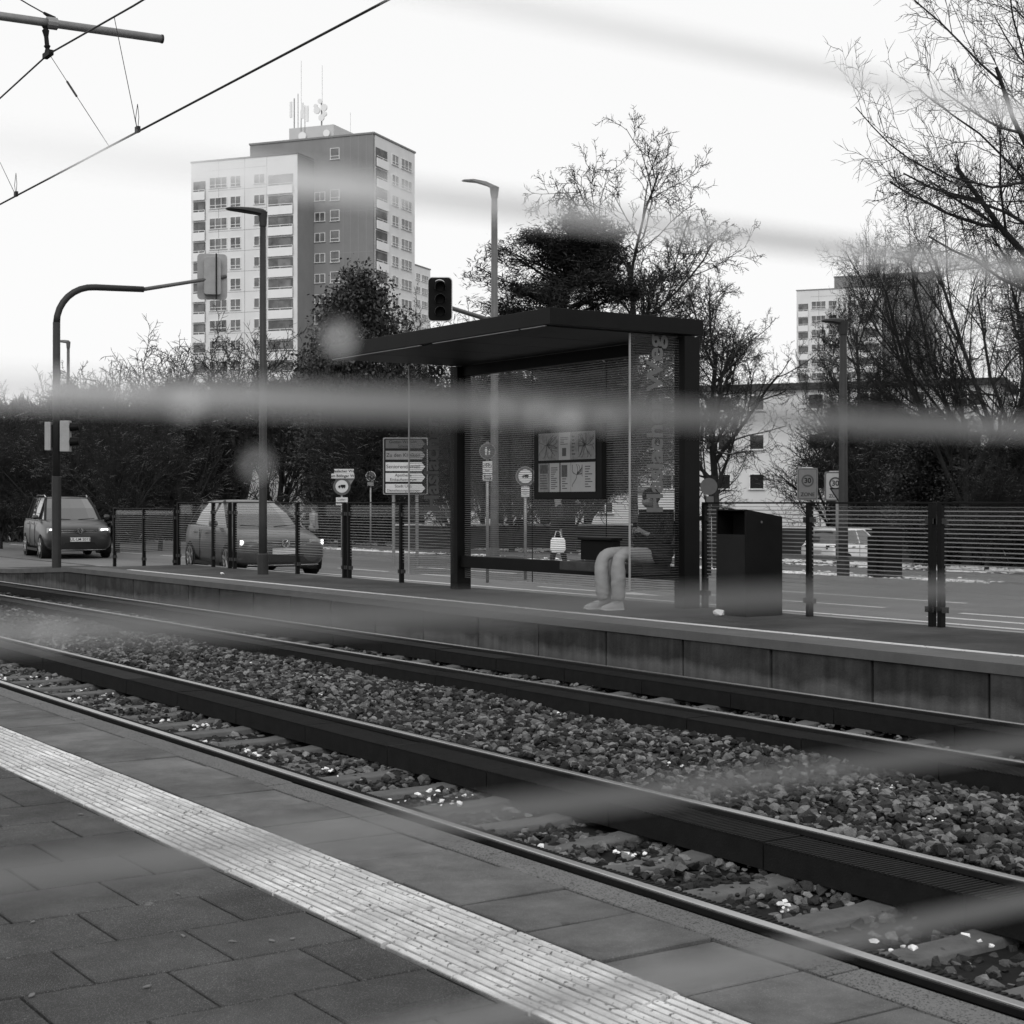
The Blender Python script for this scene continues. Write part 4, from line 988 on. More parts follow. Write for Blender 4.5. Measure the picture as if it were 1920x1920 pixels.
def balcony(par, x, y, z, w, n):  # flat dark panel on the wall paints the shade of a recessed balcony
    if n == '-y':
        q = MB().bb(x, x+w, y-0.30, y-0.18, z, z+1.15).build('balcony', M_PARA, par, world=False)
        MB().bb(x+0.02, x+w-0.02, y-0.04, y-0.003, z+0.02, z+2.6).build('niche_shade', M_NICHE_SHADE, q, world=False)
        MB().bb(x+0.4*w, x+0.9*w, y-0.07, y-0.041, z+1.2, z+2.4).build('door', M_WGL, q, world=False)
        MB().bb(x, x+w, y-0.28, y-0.22, z+1.36, z+1.43).bb(x, x+0.06, y-0.28, y-0.22, z+1.15, z+1.36).bb(x+w-0.06, x+w, y-0.28, y-0.22, z+1.15, z+1.36).bb(x+w/2, x+w/2+.06, y-0.28, y-0.22, z+1.15, z+1.36).build('railing', M_PARA, q, world=False)
    else:
        q = MB().bb(x+0.18, x+0.30, y, y+w, z, z+1.15).build('balcony', M_PARA, par, world=False)
        MB().bb(x+0.003, x+0.04, y+0.02, y+w-0.02, z+0.02, z+2.6).build('niche_shade', M_NICHE_SHADE, q, world=False)
        MB().bb(x+0.22, x+0.28, y, y+w, z+1.36, z+1.43).bb(x+0.22, x+0.28, y+w/2, y+w/2+.08, z+1.15, z+1.36).build('railing', M_PARA, q, world=False)
def make_tower():
    Hb = 51.3; Hf = Hb-2.9
    t = thing('tower_block', 'x', 'tower block', (0, 0, 0), RZT, 'high-rise apartment towers')
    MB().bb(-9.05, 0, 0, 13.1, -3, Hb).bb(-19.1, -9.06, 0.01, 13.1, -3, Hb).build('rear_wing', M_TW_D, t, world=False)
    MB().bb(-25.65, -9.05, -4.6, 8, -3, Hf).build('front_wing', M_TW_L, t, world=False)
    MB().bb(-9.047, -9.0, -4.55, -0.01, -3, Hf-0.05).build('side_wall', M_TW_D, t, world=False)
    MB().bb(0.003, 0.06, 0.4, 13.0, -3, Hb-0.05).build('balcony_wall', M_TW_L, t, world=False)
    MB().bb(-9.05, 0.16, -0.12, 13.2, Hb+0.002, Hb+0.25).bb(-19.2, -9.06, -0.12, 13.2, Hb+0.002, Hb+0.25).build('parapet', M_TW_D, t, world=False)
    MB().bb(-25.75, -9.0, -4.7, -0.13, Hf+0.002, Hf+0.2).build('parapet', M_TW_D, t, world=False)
    for k in range(13):
        z = Hf-2.8*k-3.65
        if k < 12:
            balcony(t, -25.3, -4.6, z-1.55, 1.95, '-y'); balcony(t, -13.5, -4.6, z-1.55, 3.85, '-y')
            window_at(t, -22.7, -4.6, z, 2.8, 1.45, 3, 2, '-y'); window_at(t, -19.4, -4.6, z, 1.65, 1.45, 2, 2, '-y')
            window_at(t, -15.7, -4.6, z+0.15, 1.7, 1.25, 2, 1, '-y')
        zr = Hb-2.8*k-2.95
        if k != 1:
            if k: window_at(t, -8.9, 0, zr+0.1, 1.6, 1.2, 2, 1, '-y')
            window_at(t, -6.5, 0, zr, 1.4, 1.5, 1, 2, '-y')
        balcony(t, 0.06, 0.5, zr-1.3, 3.6, '+x')
        window_at(t, 0.06, 5.5, zr, 2.1, 1.4, 2, 2, '+x'); window_at(t, 0.06, 8.4, zr, 3.5, 1.4, 3, 2, '+x')
    b = MB()
    for x in (-4.6, -3.5, -2.3, -1.1): b.bb(x, x+0.07, -0.006, -0.001, 0, Hb-0.02)
    for k in range(9): b.bb(-9.0, -0.02, -0.008, -0.0015, Hb-4.6-5.6*k, Hb-4.53-5.6*k)
    for x in (-21.3, -17.2, -13.75): b.bb(x, x+0.06, -4.607, -4.602, 0, Hf-0.02)
    for k in range(14): b.bb(-22.9, -13.7, -4.609, -4.603, Hf-1.3-2.8*k, Hf-1.25-2.8*k)
    b.build('panel_joints', M_JNT, t, world=False)
    # roof plant with aerials
    rp = MB().bb(-14.6, -7.6, 3, 9, Hb, Hb+2.6).build('roof_plant', M_TW_M, t, world=False)
    b = MB()
    for x, y, h, r in ((-13.9, 3.2, 6.8, .08), (-13.3, 3.2, 7.4, .05), (-12.7, 3.0, 5.0, .06), (-12.1, 3.0, 5.6, .05), (-9.6, 3.2, 6.2, .09)): b.tube([(x, y, Hb+1), (x, y, Hb+h)], r, 6)
    b.tube([(-12.9, 3.4, Hb+2), (-12.9, 3.4, Hb+12)], 0.025, 4); b.tube([(-9.6, 3.4, Hb+2), (-9.6, 3.4, Hb+11)], 0.025, 4); b.tube([(-5, 3, Hb), (-5, 3, Hb+4)], 0.02, 4)
    b.build('aerial', M_JNT, rp, world=False)
    b = MB()
    for x, z in ((-14.3, 5.2), (-11.7, 4.4), (-12.5, 4.9)): b.bb(x-0.17, x+0.17, 2.9, 3.05, Hb+z-1.1, Hb+z+1.1)
    for x, z, r in ((-9.0, 5.0, .5), (-10.1, 4.7, .5), (-9.4, 3.6, .45), (-8.6, 1.4, .5), (-12.4, 1.3, .6), (-9.6, 5.9, .35), (-10.3, 5.3, .3), (-8.9, 4.1, .35)):
        b.prism(disc(r, 14), 0.2, Matrix.Translation((x, 2.9, Hb+z)) @ Matrix.Rotation(R(90), 4, 'X'))
    b.build('dish_aerial', M_PARA, rp, world=False)
    return t
def tower_loc(px, ytop, Z):
    rt = (px-PX0)/F*Z; p = cam2w(rt, Z); htop = EYE+(HY-ytop)/F*Z
    return Vector((p.x, p.y, htop-51.5))
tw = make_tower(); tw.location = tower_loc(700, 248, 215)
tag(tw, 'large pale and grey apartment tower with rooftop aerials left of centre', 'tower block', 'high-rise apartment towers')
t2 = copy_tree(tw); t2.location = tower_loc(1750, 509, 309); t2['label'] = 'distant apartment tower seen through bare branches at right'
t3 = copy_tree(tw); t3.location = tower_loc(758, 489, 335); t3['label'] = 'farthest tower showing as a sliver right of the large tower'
# white three-storey building on the right
O_ = cam2w((1430-PX0)/F*112, 112)
t = thing('apartment_house', 'white three storey apartment house with flat dark roof edge behind the litter bin', 'apartment house', (O_.x, O_.y, -1.3), RZT)
M_WB = mat('white_render', 0.62, 0.85, 0.07, 0.5)
MB().bb(-11, 16, 0, 11, -0.5, 10.6).build('wall', M_WB, t, world=False)
MB().bb(-11.4, 16.4, -0.4, 11.4, 10.6, 11.05).build('roof', mat('roof_fascia', 0.05, 0.7, 0.2, 2), t, world=False)
MB().bb(-11, 16, -0.03, -0.003, -0.4, 0.75).build('plinth', mat('plinth', 0.24, 0.9, 0.15, 1), t, world=False)
M_WG2 = mat('window_glass_house', 0.02, 0.12, 0.4, 0.8, spec=0.6)
for z in (3.73, 6.5, 9.25):
    for x, w, n in ((-10.2, 1.0, 1), (-7.4, 1.7, 2), (-4.1, 1.85, 2), (-0.95, 1.1, 1), (3.2, 1.1, 1), (6.5, 1.8, 2), (10.0, 1.1, 1), (13, 1.8, 2)): window_at(t, x, 0, z, w, 1.05, n, 1, '-y', mg_=M_WG2)
# low white house behind the trees, left and centre
def lowhouse(px0, px1, Z, ytop, label, wins, slant=0):
    p0 = W(px0, HY, Z); a = CAMR; L = (px1-px0)/F*Z; zt = W(0, ytop, Z).z
    t = thing('house', label, 'house', (p0.x, p0.y, -0.2), -TH)
    MB().loft([[(slant, y, zt), (L, y, zt), (L, y, -0.5), (0, y, -0.5)] for y in (0, 8)]).build('wall', M_WB, t, world=False)
    MB().bb(slant-0.1, L+0.2, -0.3, 8.2, zt+0.003, zt+0.28).build('roof', M_TW_D, t, world=False)
    for a_, b_, z0, z1 in wins: window_at(t, (a_-px0)/F*Z, 0, W(0, z1, Z).z, (b_-a_)/F*Z, (z1-z0)/F*Z, 2, 1, '-y', mg_=M_WG2)
lowhouse(448, 560, 85, 868, 'low pale house glimpsed between trunks behind the hatchback', [(486, 508, 905, 935), (520, 545, 905, 940)], 0.8)
lowhouse(790, 1225, 95, 915, 'pale low house seen through the shelter glass', [(1060, 1090, 935, 955), (1120, 1150, 935, 955), (815, 838, 948, 968), (850, 880, 945, 970), (900, 930, 925, 950), (960, 985, 925, 950)])

# ------------------------------------------------------------------ cars
M_TYRE = mat('tyre', 0.012, 0.85, 0.2, 10); M_RIM = mat('alloy', 0.30, 0.35, 0.1, 5, metal=0.8)
M_CHR = mat('chrome', 0.55, 0.2, 0.05, 5, metal=1.0); M_TRIM = mat('car_trim', 0.012, 0.5, 0.2, 6)
M_CGL = bpy.data.materials.new('car_glass'); M_CGL.use_nodes = True
_b = M_CGL.node_tree.nodes['Principled BSDF']; _b.inputs['Base Color'].default_value = ch(0.05); _b.inputs['Roughness'].default_value = 0.04; _b.inputs['Specular IOR Level'].default_value = 0.9; _b.inputs['Coat Weight'].default_value = 0.5
M_LAMP = emit('headlight_lit', 0.9, 3.0)
M_LENS = mat('lamp_lens', 0.35, 0.15, 0.2, 20, spec=0.8)
def paint(name, c):
    m = mat(name, c, 0.35, 0.06, 2, spec=0.4); m.node_tree.nodes['Principled BSDF'].inputs['Coat Weight'].default_value = 0.3
    m.node_tree.nodes['Principled BSDF'].inputs['Coat Roughness'].default_value = 0.08; return m
def car(label, loc, heading, P, paintm, front=True, scale=1.0, grp=None):
    t = thing('parked_car' if not front else 'car', label, 'car', loc, math.atan2(heading[1], heading[0]), grp)
    rings = []
    for x, zl, zs, zt, wl, wm, wt in P['body']:
        h = [(0, zl), (wl*0.6, zl), (wl, zl+0.02), (wm, zl+0.14), (wm+0.012, zl+(zs-zl)*0.55), (wm-0.008, zs), (wt+0.03, zt-0.012), (wt*0.6, zt+0.012), (0, zt+0.02)]
        ring = [(x, y, z) for y, z in h]+[(x, -y, z) for y, z in h[-2:0:-1]]; rings.append(ring)
    body = MB().loft(rings).build('body', paintm, t, smooth=True, world=False, sub=2)
    fx0, fx1, rx0, rx1, zb, zr, wb, wr = P['cab']   # belt front x, roof front x, belt rear x, roof rear x, belt z, roof z, belt half width, roof half width
    def outline(u, z):
        xf = fx0+(fx1-fx0)*u; xr = rx0+(rx1-rx0)*u; w = wb+(wr-wb)*u
        return [(xf, 0, z), (xf-0.05, w*0.55, z), (xf-0.20, w*0.93, z), ((xf+xr)/2, w, z), (xr+0.18, w*0.95, z), (xr+0.04, w*0.6, z), (xr, 0, z), (xr+0.04, -w*0.6, z), (xr+0.18, -w*0.95, z), ((xf+xr)/2, -w, z), (xf-0.20, -w*0.93, z), (xf-0.05, -w*0.55, z)]
    zs_ = [(0, zb-0.06), (0.45, zb+(zr-zb)*0.5), (0.88, zr-0.05)]
    MB().loft([outline(u, z) for u, z in zs_]).build('windows', M_CGL, t, smooth=False, world=False)
    top = [outline(0.86, zr-0.062), outline(0.97, zr-0.02), [(x*0.86+(fx1+rx1)/2*0.14, y*0.72, z) for x, y, z in outline(1.0, zr+0.0)], [(x*0.5+(fx1+rx1)/2*0.5, y*0.3, z) for x, y, z in outline(1.0, zr+0.015)]]
    rf = MB().loft(top).build('roof', paintm, t, smooth=True, world=False)
    pm_ = paintm if P.get('lightp') else M_TRIM
    def edge(i, r): MB().tube([Vector(outline(u, z)[i]) for u, z in ((0, zb-0.04), (0.45, zb+(zr-zb)*0.5), (0.9, zr-0.03))], r, 6).build('pillar', pm_, t, world=False)
    for i in (2, 10): edge(i, 0.035)
    for i in (4, 8): edge(i, 0.055)
    for i, s in ((3, 1), (9, -1)):
        for xo in P['pillars']:
            lo = Vector((xo, s*(wb*0.985), zb-0.02)); hi = Vector((xo-0.05, s*(wr*0.985+0.01), zr-0.05)); MB().tube([lo, hi], 0.03, 6).build('pillar', pm_, t, world=False)
    # belt moulding
    for s in (1, -1): MB().tube([(fx0-0.25, s*(wb+0.035), zb-0.02), ((fx0+rx0)/2, s*(wb+0.05), zb-0.0), (rx0+0.25, s*(wb+0.03), zb+0.0)], 0.012, 5).build('belt_moulding', M_CHR, t, world=False)
    # wheels
    wy = P['wy']; wr_ = P['wr']
    for x in P['axles']:
        for s in (1, -1):
            MB().prism([( (wr_+0.045)*math.cos(a), max(-wr_*0.62, (wr_+0.045)*math.sin(a))) for a in [2*math.pi*k/28 for k in range(28)]], 0.30, Matrix.Translation((x, s*(wy+0.016), wr_)) @ Matrix.Rotation(R(90)*s, 4, 'X')).build('wheel_arch', M_TRIM, t, world=False)
            wl = MB(); ty = []
            for rr, yy in ((wr_*0.6, 0.0), (wr_*0.93, 0.0), (wr_, 0.035), (wr_, 0.165), (wr_*0.93, 0.2), (wr_*0.6, 0.2)):
                ty.append([(x+rr*math.cos(2*math.pi*k/28), s*(wy+0.02-yy), wr_+rr*math.sin(2*math.pi*k/28)) for k in range(28)])
            w_ = wl.loft(ty, cap=False).build('wheel', M_TYRE, t, world=False, smooth=True)
            rm = MB().prism(disc(wr_*0.62, 24), 0.02, Matrix.Translation((x, s*(wy-0.02), wr_)) @ Matrix.Rotation(R(90)*s, 4, 'X'))
            rm.build('rim_dish', M_TRIM, w_, world=False)
            rm = MB()
            for k in range(5):
                a = 2*math.pi*k/5+0.3
                rm.tube([(x, s*(wy+0.0), wr_), (x+wr_*0.62*math.cos(a), s*(wy+0.012), wr_+wr_*0.62*math.sin(a))], [0.03, 0.034], 5)
            rm.tube([(x+wr_*0.61*math.cos(2*math.pi*k/20), s*(wy+0.008), wr_+wr_*0.61*math.sin(2*math.pi*k/20)) for k in range(21)], 0.018, 5)
            rm.build('rim', M_RIM, w_, world=False)
    xf = P['body'][0][0]; xr = P['body'][-1][0]
    for s in (1, -1):   # mirrors and door handles
        MB().loft([[(P['mx']+dx, s*(wb+0.06+q), P['mz']+dz) for dx, dz in ((-0.06, -0.06), (0.05, -0.06), (0.08, 0), (0.04, 0.07), (-0.06, 0.08))] for q in (0, 0.09, 0.19)]).build('mirror', paintm, t, world=False, sub=1)
        for hx in P['handles']: MB().bb(hx-0.1, hx+0.1, s*(P['wy']+0.03)-0.012, s*(P['wy']+0.03)+0.012, zb-0.14, zb-0.11).build('door_handle', M_CHR, t, world=False)
        MB().bb(P['axles'][1]+wr_+0.1, P['axles'][0]-wr_-0.1, s*(wy+0.005)-0.02, s*(wy+0.005)+0.012, 0.19, 0.26).build('sill', M_TRIM, t, world=False)
    for s in (1, -1):
        for hx in P['handles']: MB().bb(hx+0.42, hx+0.432, s*(wy+0.022)-0.006, s*(wy+0.022)+0.006, 0.30, zb-0.06).build('shut_line', M_TRIM, t, world=False)
    if front:
        fz = P['fz']
        def curve_front(y, o=0): return xf+o-0.20*(abs(y)/0.8)**2.4
        def fband(name, z0, z1, y0, y1, m, o=0.02, th=0.03, par=None):
            n = 12; ra = []
            for k in range(n+1):
                y = y0+(y1-y0)*k/n; x = curve_front(y, o); ra.append([(x-th, y, z0), (x, y, z0), (x, y, z1), (x-th, y, z1)])
            return MB().loft(ra).build(name, m, par or t, world=False)
        gr = fband('grille', fz-0.035, fz+0.045, -0.50, 0.50, M_TRIM, 0.012)
        fband('chrome_bar', fz-0.03, fz-0.018, -0.50, 0.50, M_CHR, 0.022, par=gr); fband('chrome_bar', fz+0.018, fz+0.03, -0.50, 0.50, M_CHR, 0.022, par=gr)
        lg = fband('lower_grille', 0.27, 0.44, -0.64, 0.64, M_TRIM, 0.024)
        fband('bumper_line', 0.235, 0.25, -0.70, 0.70, M_CHR, 0.03, par=lg)
        for s in (1, -1):
            hl = fband('headlight', fz-0.06, fz+0.085, s*0.50, s*0.83, M_LENS, 0.020)
            if P['led']:
                fband('light_strip', fz-0.055, fz-0.02, s*0.52, s*0.80, M_LAMP, 0.03, par=hl); fband('light_strip', fz-0.02, fz+0.07, s*0.77, s*0.82, M_LAMP, 0.03, par=hl)
            else:
                fband('lamp_bulb', fz-0.04, fz+0.06, s*0.56, s*0.76, M_LAMP, 0.028, par=hl)
            fband('fog_lamp', 0.32, 0.40, s*0.56, s*0.72, M_LENS, 0.024)
        # round badge
        Mb = Matrix.Translation((xf+0.035, 0, fz+0.01)) @ Matrix(((0, 0, 1, 0), (1, 0, 0, 0), (0, 1, 0, 0), (0, 0, 0, 1)))
        b = MB(); b.prism(disc(0.075, 24), 0.006, Mb); bd = b.build('badge', M_TRIM, t, world=False)
        b = MB(); ring_mb(b, 0.078, 0.066, Mb, 0.010, 24)
        for pl in ([(-0.036, 0.058), (0, 0.008), (0.036, 0.058)], [(-0.056, 0.03), (-0.026, -0.055), (0, 0.0), (0.026, -0.055), (0.056, 0.03)]): b.tube([Mb @ Vector((x, y, 0.010)) for x, y in pl], 0.006, 5)
        b.build('badge_emblem', M_CHR, bd, world=False)
        pl_ = MB().bb(xf+0.03, xf+0.045, -0.26, 0.26, P['pz']-0.055, P['pz']+0.055).build('number_plate', M_SIGNW, t, world=False)
        if P['plate']: 
            Mp = Matrix.Translation((xf+0.047, 0, P['pz'])) @ Matrix(((0, 0, 1, 0), (1, 0, 0, 0), (0, 1, 0, 0), (0, 0, 0, 1)))
            text(P['plate'], 0.105, Mp, 0.002, bold=0.001).build('plate_lettering', M_SIGNB, pl_, world=False)
        for s in (1, -1): MB().tube([(fx0+0.02, s*0.1, zb+0.0), (fx0-0.08, s*0.55, zb+0.03)], 0.009, 4).build('wiper', M_TRIM, t, world=False)
    else:
        def rear_x(y, o=0): return xr-o+0.16*(abs(y)/0.8)**2.4
        def rband(name, z0, z1, y0, y1, m, o=0.02, par=None, z0b=None):
            n = 10; ra = []
            for k in range(n+1):
                y = y0+(y1-y0)*k/n; x = rear_x(y, o); ra.append([(x+0.03, y, z0), (x, y, z0), (x, y, z1), (x+0.03, y, z1)])
            return MB().loft(ra).build(name, m, par or t, world=False)
        for s in (1, -1): rband('tail_light', 0.86, 1.02, s*0.46, s*0.86, mat('tail_light', 0.02, 0.3, 0.1, 5), 0.03)
        rband('bumper', 0.30, 0.52, -0.80, 0.80, M_TRIM, 0.035)
        rband('number_plate', 0.72, 0.84, -0.26, 0.26, M_SIGNW, 0.03)
        rband('chrome_bar', 0.55, 0.57, -0.7, 0.7, M_CHR, 0.04)
        MB().loft([[(rx1+0.05, y, zr-0.01), (rx1-0.14, y, zr-0.03), (rx1-0.14, y, zr-0.05), (rx1+0.05, y, zr-0.05)] for y in (-0.5, 0, 0.5)]).build('roof_spoiler', paintm, t, world=False)
    if P.get('rails'):
        for s in (1, -1): MB().tube([(fx1-0.2, s*(wr-0.04), zr-0.02), (fx1-0.4, s*(wr-0.03), zr+0.045), (rx1+0.5, s*(wr-0.03), zr+0.045), (rx1+0.25, s*(wr-0.04), zr-0.02)], 0.016, 6).build('roof_rail', M_CHR, t, world=False)
    if scale != 1: t.scale = (scale,)*3
    return t
def head(a): return (-math.sin(R(a)), -math.cos(R(a)))
golf = dict(body=[(2.12, .36, .54, .60, .48, .58, .46), (2.07, .24, .62, .69, .64, .75, .58), (1.92, .19, .68, .775, .74, .85, .66), (1.40, .18, .78, .88, .78, .888, .71), (0.90, .18, .87, .955, .79, .895, .76), (0.3, .19, .92, .97, .79, .90, .80), (-0.8, .19, .94, .98, .79, .90, .80), (-1.5, .20, .95, 1.0, .78, .89, .78), (-1.95, .25, .93, 1.0, .72, .84, .70), (-2.12, .38, .88, .95, .60, .74, .58)],
            cab=(1.08, .02, -2.02, -1.50, .95, 1.465, .79, .55), pillars=(-0.25,), axles=(1.28, -1.34), wy=.885, wr=.325, mx=.55, mz=1.0, handles=(-0.1, -1.0), fz=.64, pz=.50, led=True, plate='', lightp=False)
tour = dict(body=[(2.26, .38, .60, .67, .50, .60, .48), (2.20, .25, .70, .78, .66, .77, .60), (2.05, .20, .78, .87, .76, .86, .68), (1.60, .19, .87, .98, .79, .90, .76), (1.15, .19, .96, 1.06, .80, .91, .78), (0.4, .19, 1.0, 1.06, .80, .915, .81), (-0.9, .19, 1.02, 1.07, .80, .915, .81), (-1.7, .20, 1.03, 1.08, .79, .90, .79), (-2.12, .25, 1.0, 1.06, .73, .86, .72), (-2.27, .38, .94, 1.0, .62, .76, .6)],
            cab=(1.34, .30, -2.18, -1.88, 1.04, 1.66, .80, .60), pillars=(.35, -0.5, -1.4), axles=(1.40, -1.38), wy=.90, wr=.335, mx=.85, mz=1.1, handles=(0.05, -0.85), fz=.74, pz=.52, led=False, plate='UL·LM 2015', rails=True)
suv = dict(body=[(2.24, .40, .72, .82, .55, .66, .55), (2.18, .28, .82, .92, .70, .80, .66), (1.95, .24, .88, .99, .78, .88, .72), (1.45, .24, .94, 1.04, .80, .91, .76), (0.95, .24, 1.0, 1.08, .81, .92, .78), (0.2, .24, 1.03, 1.08, .81, .92, .81), (-0.9, .24, 1.05, 1.10, .81, .92, .81), (-1.6, .25, 1.06, 1.12, .80, .91, .79), (-2.05, .30, 1.02, 1.10, .74, .87, .72), (-2.22, .40, .95, 1.02, .64, .78, .62)],
           cab=(1.12, .30, -2.08, -1.72, 1.07, 1.66, .81, .64), pillars=(-0.35, -1.25), axles=(1.32, -1.34), wy=.905, wr=.36, mx=.65, mz=1.12, handles=(-0.05, -0.95), fz=.8, pz=.5, led=False, plate='', lightp=True)
p = W(472, HY, 34.0); p.z = ZR+0.001
car('grey hatchback passing close behind the glass barriers, its strip headlights lit', p, head(7.6), golf, paint('car_paint_mid', 0.04), scale=1.06)
p = W(124, HY, 44.6); p.z = ZR+0.001
car('dark people carrier with roof rails and round badge coming down the road at left', p, head(9.3), tour, paint('car_paint_dark', 0.014))
p = W(1590, HY, 66); hv = cam2w(0.72, 0.69); p.z = -1.287
car('white sport utility car seen from behind right of the litter bin', p, (hv.x, hv.y), suv, paint('car_paint_white', 0.78), front=False)

# ------------------------------------------------------------------ people
M_SKIN = mat('skin', 0.20, 0.6, 0.06, 20); M_HAIR = mat('hair', 0.02, 0.8, 0.4, 90); M_COAT = mat('coat_black', 0.014, 0.85, 0.3, 12)
M_TROU = mat('sweatpants_grey', 0.26, 0.9, 0.08, 6, 0.5, 14); M_SHOE = mat('trainers', 0.36, 0.7, 0.3, 14); M_TROUD = mat('trousers_dark', 0.02, 0.9, 0.2, 8)
def skin(name, nodes, edges, root, m, parent, sub=2, fold=0.0, fs=9.0):
    me = bpy.data.meshes.new(name); idx = {k: i for i, k in enumerate(nodes)}
    me.from_pydata([tuple(nodes[k][0]) for k in nodes], [(idx[a], idx[b]) for a, b in edges], [])
    o = bpy.data.objects.new(name, me); COL.objects.link(o)
    o.modifiers.new('skin', 'SKIN').use_smooth_shade = True
    for k, i in idx.items():
        r = nodes[k][1]; r = r if hasattr(r, '__len__') else (r, r)
        me.skin_vertices[0].data[i].radius = r; me.skin_vertices[0].data[i].use_root = (k == root)
    s = o.modifiers.new('s', 'SUBSURF'); s.levels = s.render_levels = sub
    bpy.context.view_layer.update()
    me2 = bpy.data.meshes.new_from_object(o.evaluated_get(bpy.context.evaluated_depsgraph_get()))
    bpy.data.objects.remove(o); Mi = pmat(parent).inverted() if parent else Matrix(); me2.transform(Mi)
    if fold > 0:
        from mathutils import noise as mn
        for v in me2.vertices:
            p = v.co*fs; w = mn.noise(Vector((p.x*1.0+p.z*.7, p.y, p.z*1.9)))
            v.co += v.normal*fold*(abs(w)*2-0.5)
    me2.materials.clear(); me2.materials.append(m); me2.polygons.foreach_set('use_smooth', [True]*len(me2.polygons))
    o2 = bpy.data.objects.new(name, me2); COL.objects.link(o2); o2.parent = parent; return o2
V = Vector
def blob(c, r, n=10, M=None):
    rings = []
    for i in range(1, n):
        a = math.pi*i/n; ring = []
        for k in range(14):
            b = 2*math.pi*k/14; q = Vector((r[0]*math.sin(a)*math.cos(b), r[1]*math.sin(a)*math.sin(b), r[2]*math.cos(a))); 
            if M: q = M @ q
            ring.append(tuple(Vector(c)+q))
        rings.append(ring)
    return rings
Yc = 15.33; ZF = ZP
t = thing('person', 'person in black jacket and pale sweatpants sitting hunched on the shelter bench', 'person', (12.3, Yc, ZF))
N = {'pel': (V((12.40, Yc, .80)), .14), 'bel': (V((12.47, Yc, .95)), .135), 'ch': (V((12.50, Yc, 1.15)), .15), 'nb': (V((12.49, Yc, 1.32)), .085), 'nk': (V((12.45, Yc, 1.39)), .062),
     'h1': (V((12.41, Yc, 1.45)), (.085, .09)), 'h2': (V((12.385, Yc, 1.52)), (.10, .095)), 'h3': (V((12.39, Yc, 1.58)), (.06, .07)), 'fc': (V((12.30, Yc, 1.455)), .035), 'ns': (V((12.262, Yc, 1.47)), .012)}
E = [('pel', 'bel'), ('bel', 'ch'), ('ch', 'nb'), ('nb', 'nk'), ('nk', 'h1'), ('h1', 'h2'), ('h2', 'h3'), ('h1', 'fc'), ('fc', 'ns')]
for s, n_ in ((1, 'l'), (-1, 'r')):
    yy = lambda d: Yc+s*d
    N['sh'+n_] = (V((12.50, yy(.18), 1.27)), .07); N['el'+n_] = (V((12.46, yy(.24), .99)), .05); N['wr'+n_] = (V((12.25, yy(.07), 1.08)), .03); N['pa'+n_] = (V((12.20, yy(.045), 1.115)), (.036, .018))
    E += [('ch', 'sh'+n_), ('sh'+n_, 'el'+n_), ('el'+n_, 'wr'+n_), ('wr'+n_, 'pa'+n_)]
    for i in range(4):
        b0 = V((12.165, yy(.045-.01+.006*i), 1.15-.018*i)); b1 = b0+V((-.03, -s*.018, -.004)); b2 = b1+V((-.004, -s*.022, -.012))
        N[f'f{n_}{i}a'] = (b0, .0085); N[f'f{n_}{i}b'] = (b1, .0080); N[f'f{n_}{i}c'] = (b2, .0070)
        E += [('pa'+n_, f'f{n_}{i}a'), (f'f{n_}{i}a', f'f{n_}{i}b'), (f'f{n_}{i}b', f'f{n_}{i}c')]
    N['t'+n_] = (V((12.19, yy(.02), 1.155)), .009); N['u'+n_] = (V((12.165, yy(.005), 1.175)), .008); E += [('pa'+n_, 't'+n_), ('t'+n_, 'u'+n_)]
    N['hp'+n_] = (V((12.36, yy(.09), .80)), .10); N['kn'+n_] = (V((11.83, yy(.12), .81)), .066); N['md'+n_] = (V((11.83, yy(.12), .52)), .055); N['an'+n_] = (V((11.83, yy(.11), .27)), .038); N['ft'+n_] = (V((11.66, yy(.12), .205)), .032)
    E += [('pel', 'hp'+n_), ('hp'+n_, 'kn'+n_), ('kn'+n_, 'md'+n_), ('md'+n_, 'an'+n_), ('an'+n_, 'ft'+n_)]
body = skin('body', N, E, 'pel', M_SKIN, t)
J = {'a': (V((12.42, Yc, .81)), (.31, .25)), 'b': (V((12.46, Yc, .96)), (.24, .22)), 'c': (V((12.48, Yc, 1.14)), (.24, .215)), 'd': (V((12.48, Yc, 1.29)), (.17, .15)), 'e': (V((12.49, Yc, 1.36)), .09)}
J['z'] = (V((12.38, Yc, .68)), (.31, .26)); JE = [('z', 'a'), ('a', 'b'), ('b', 'c'), ('c', 'd'), ('d', 'e')]
for s, n_ in ((1, 'l'), (-1, 'r')):
    J['s'+n_] = (V((12.50, Yc+s*.19, 1.25)), .095); J['m'+n_] = (V((12.50, Yc+s*.235, 1.10)), .085); J['k'+n_] = (V((12.44, Yc+s*.24, .98)), .078); J['w'+n_] = (V((12.27, Yc+s*.08, 1.07)), .052)
    JE += [('d', 's'+n_), ('s'+n_, 'm'+n_), ('m'+n_, 'k'+n_), ('k'+n_, 'w'+n_)]
skin('jacket', J, JE, 'c', M_COAT, t, 3, 0.02, 8)
Tn = {'p': (V((12.40, Yc, .80)), (.13, .10))}; TE = []
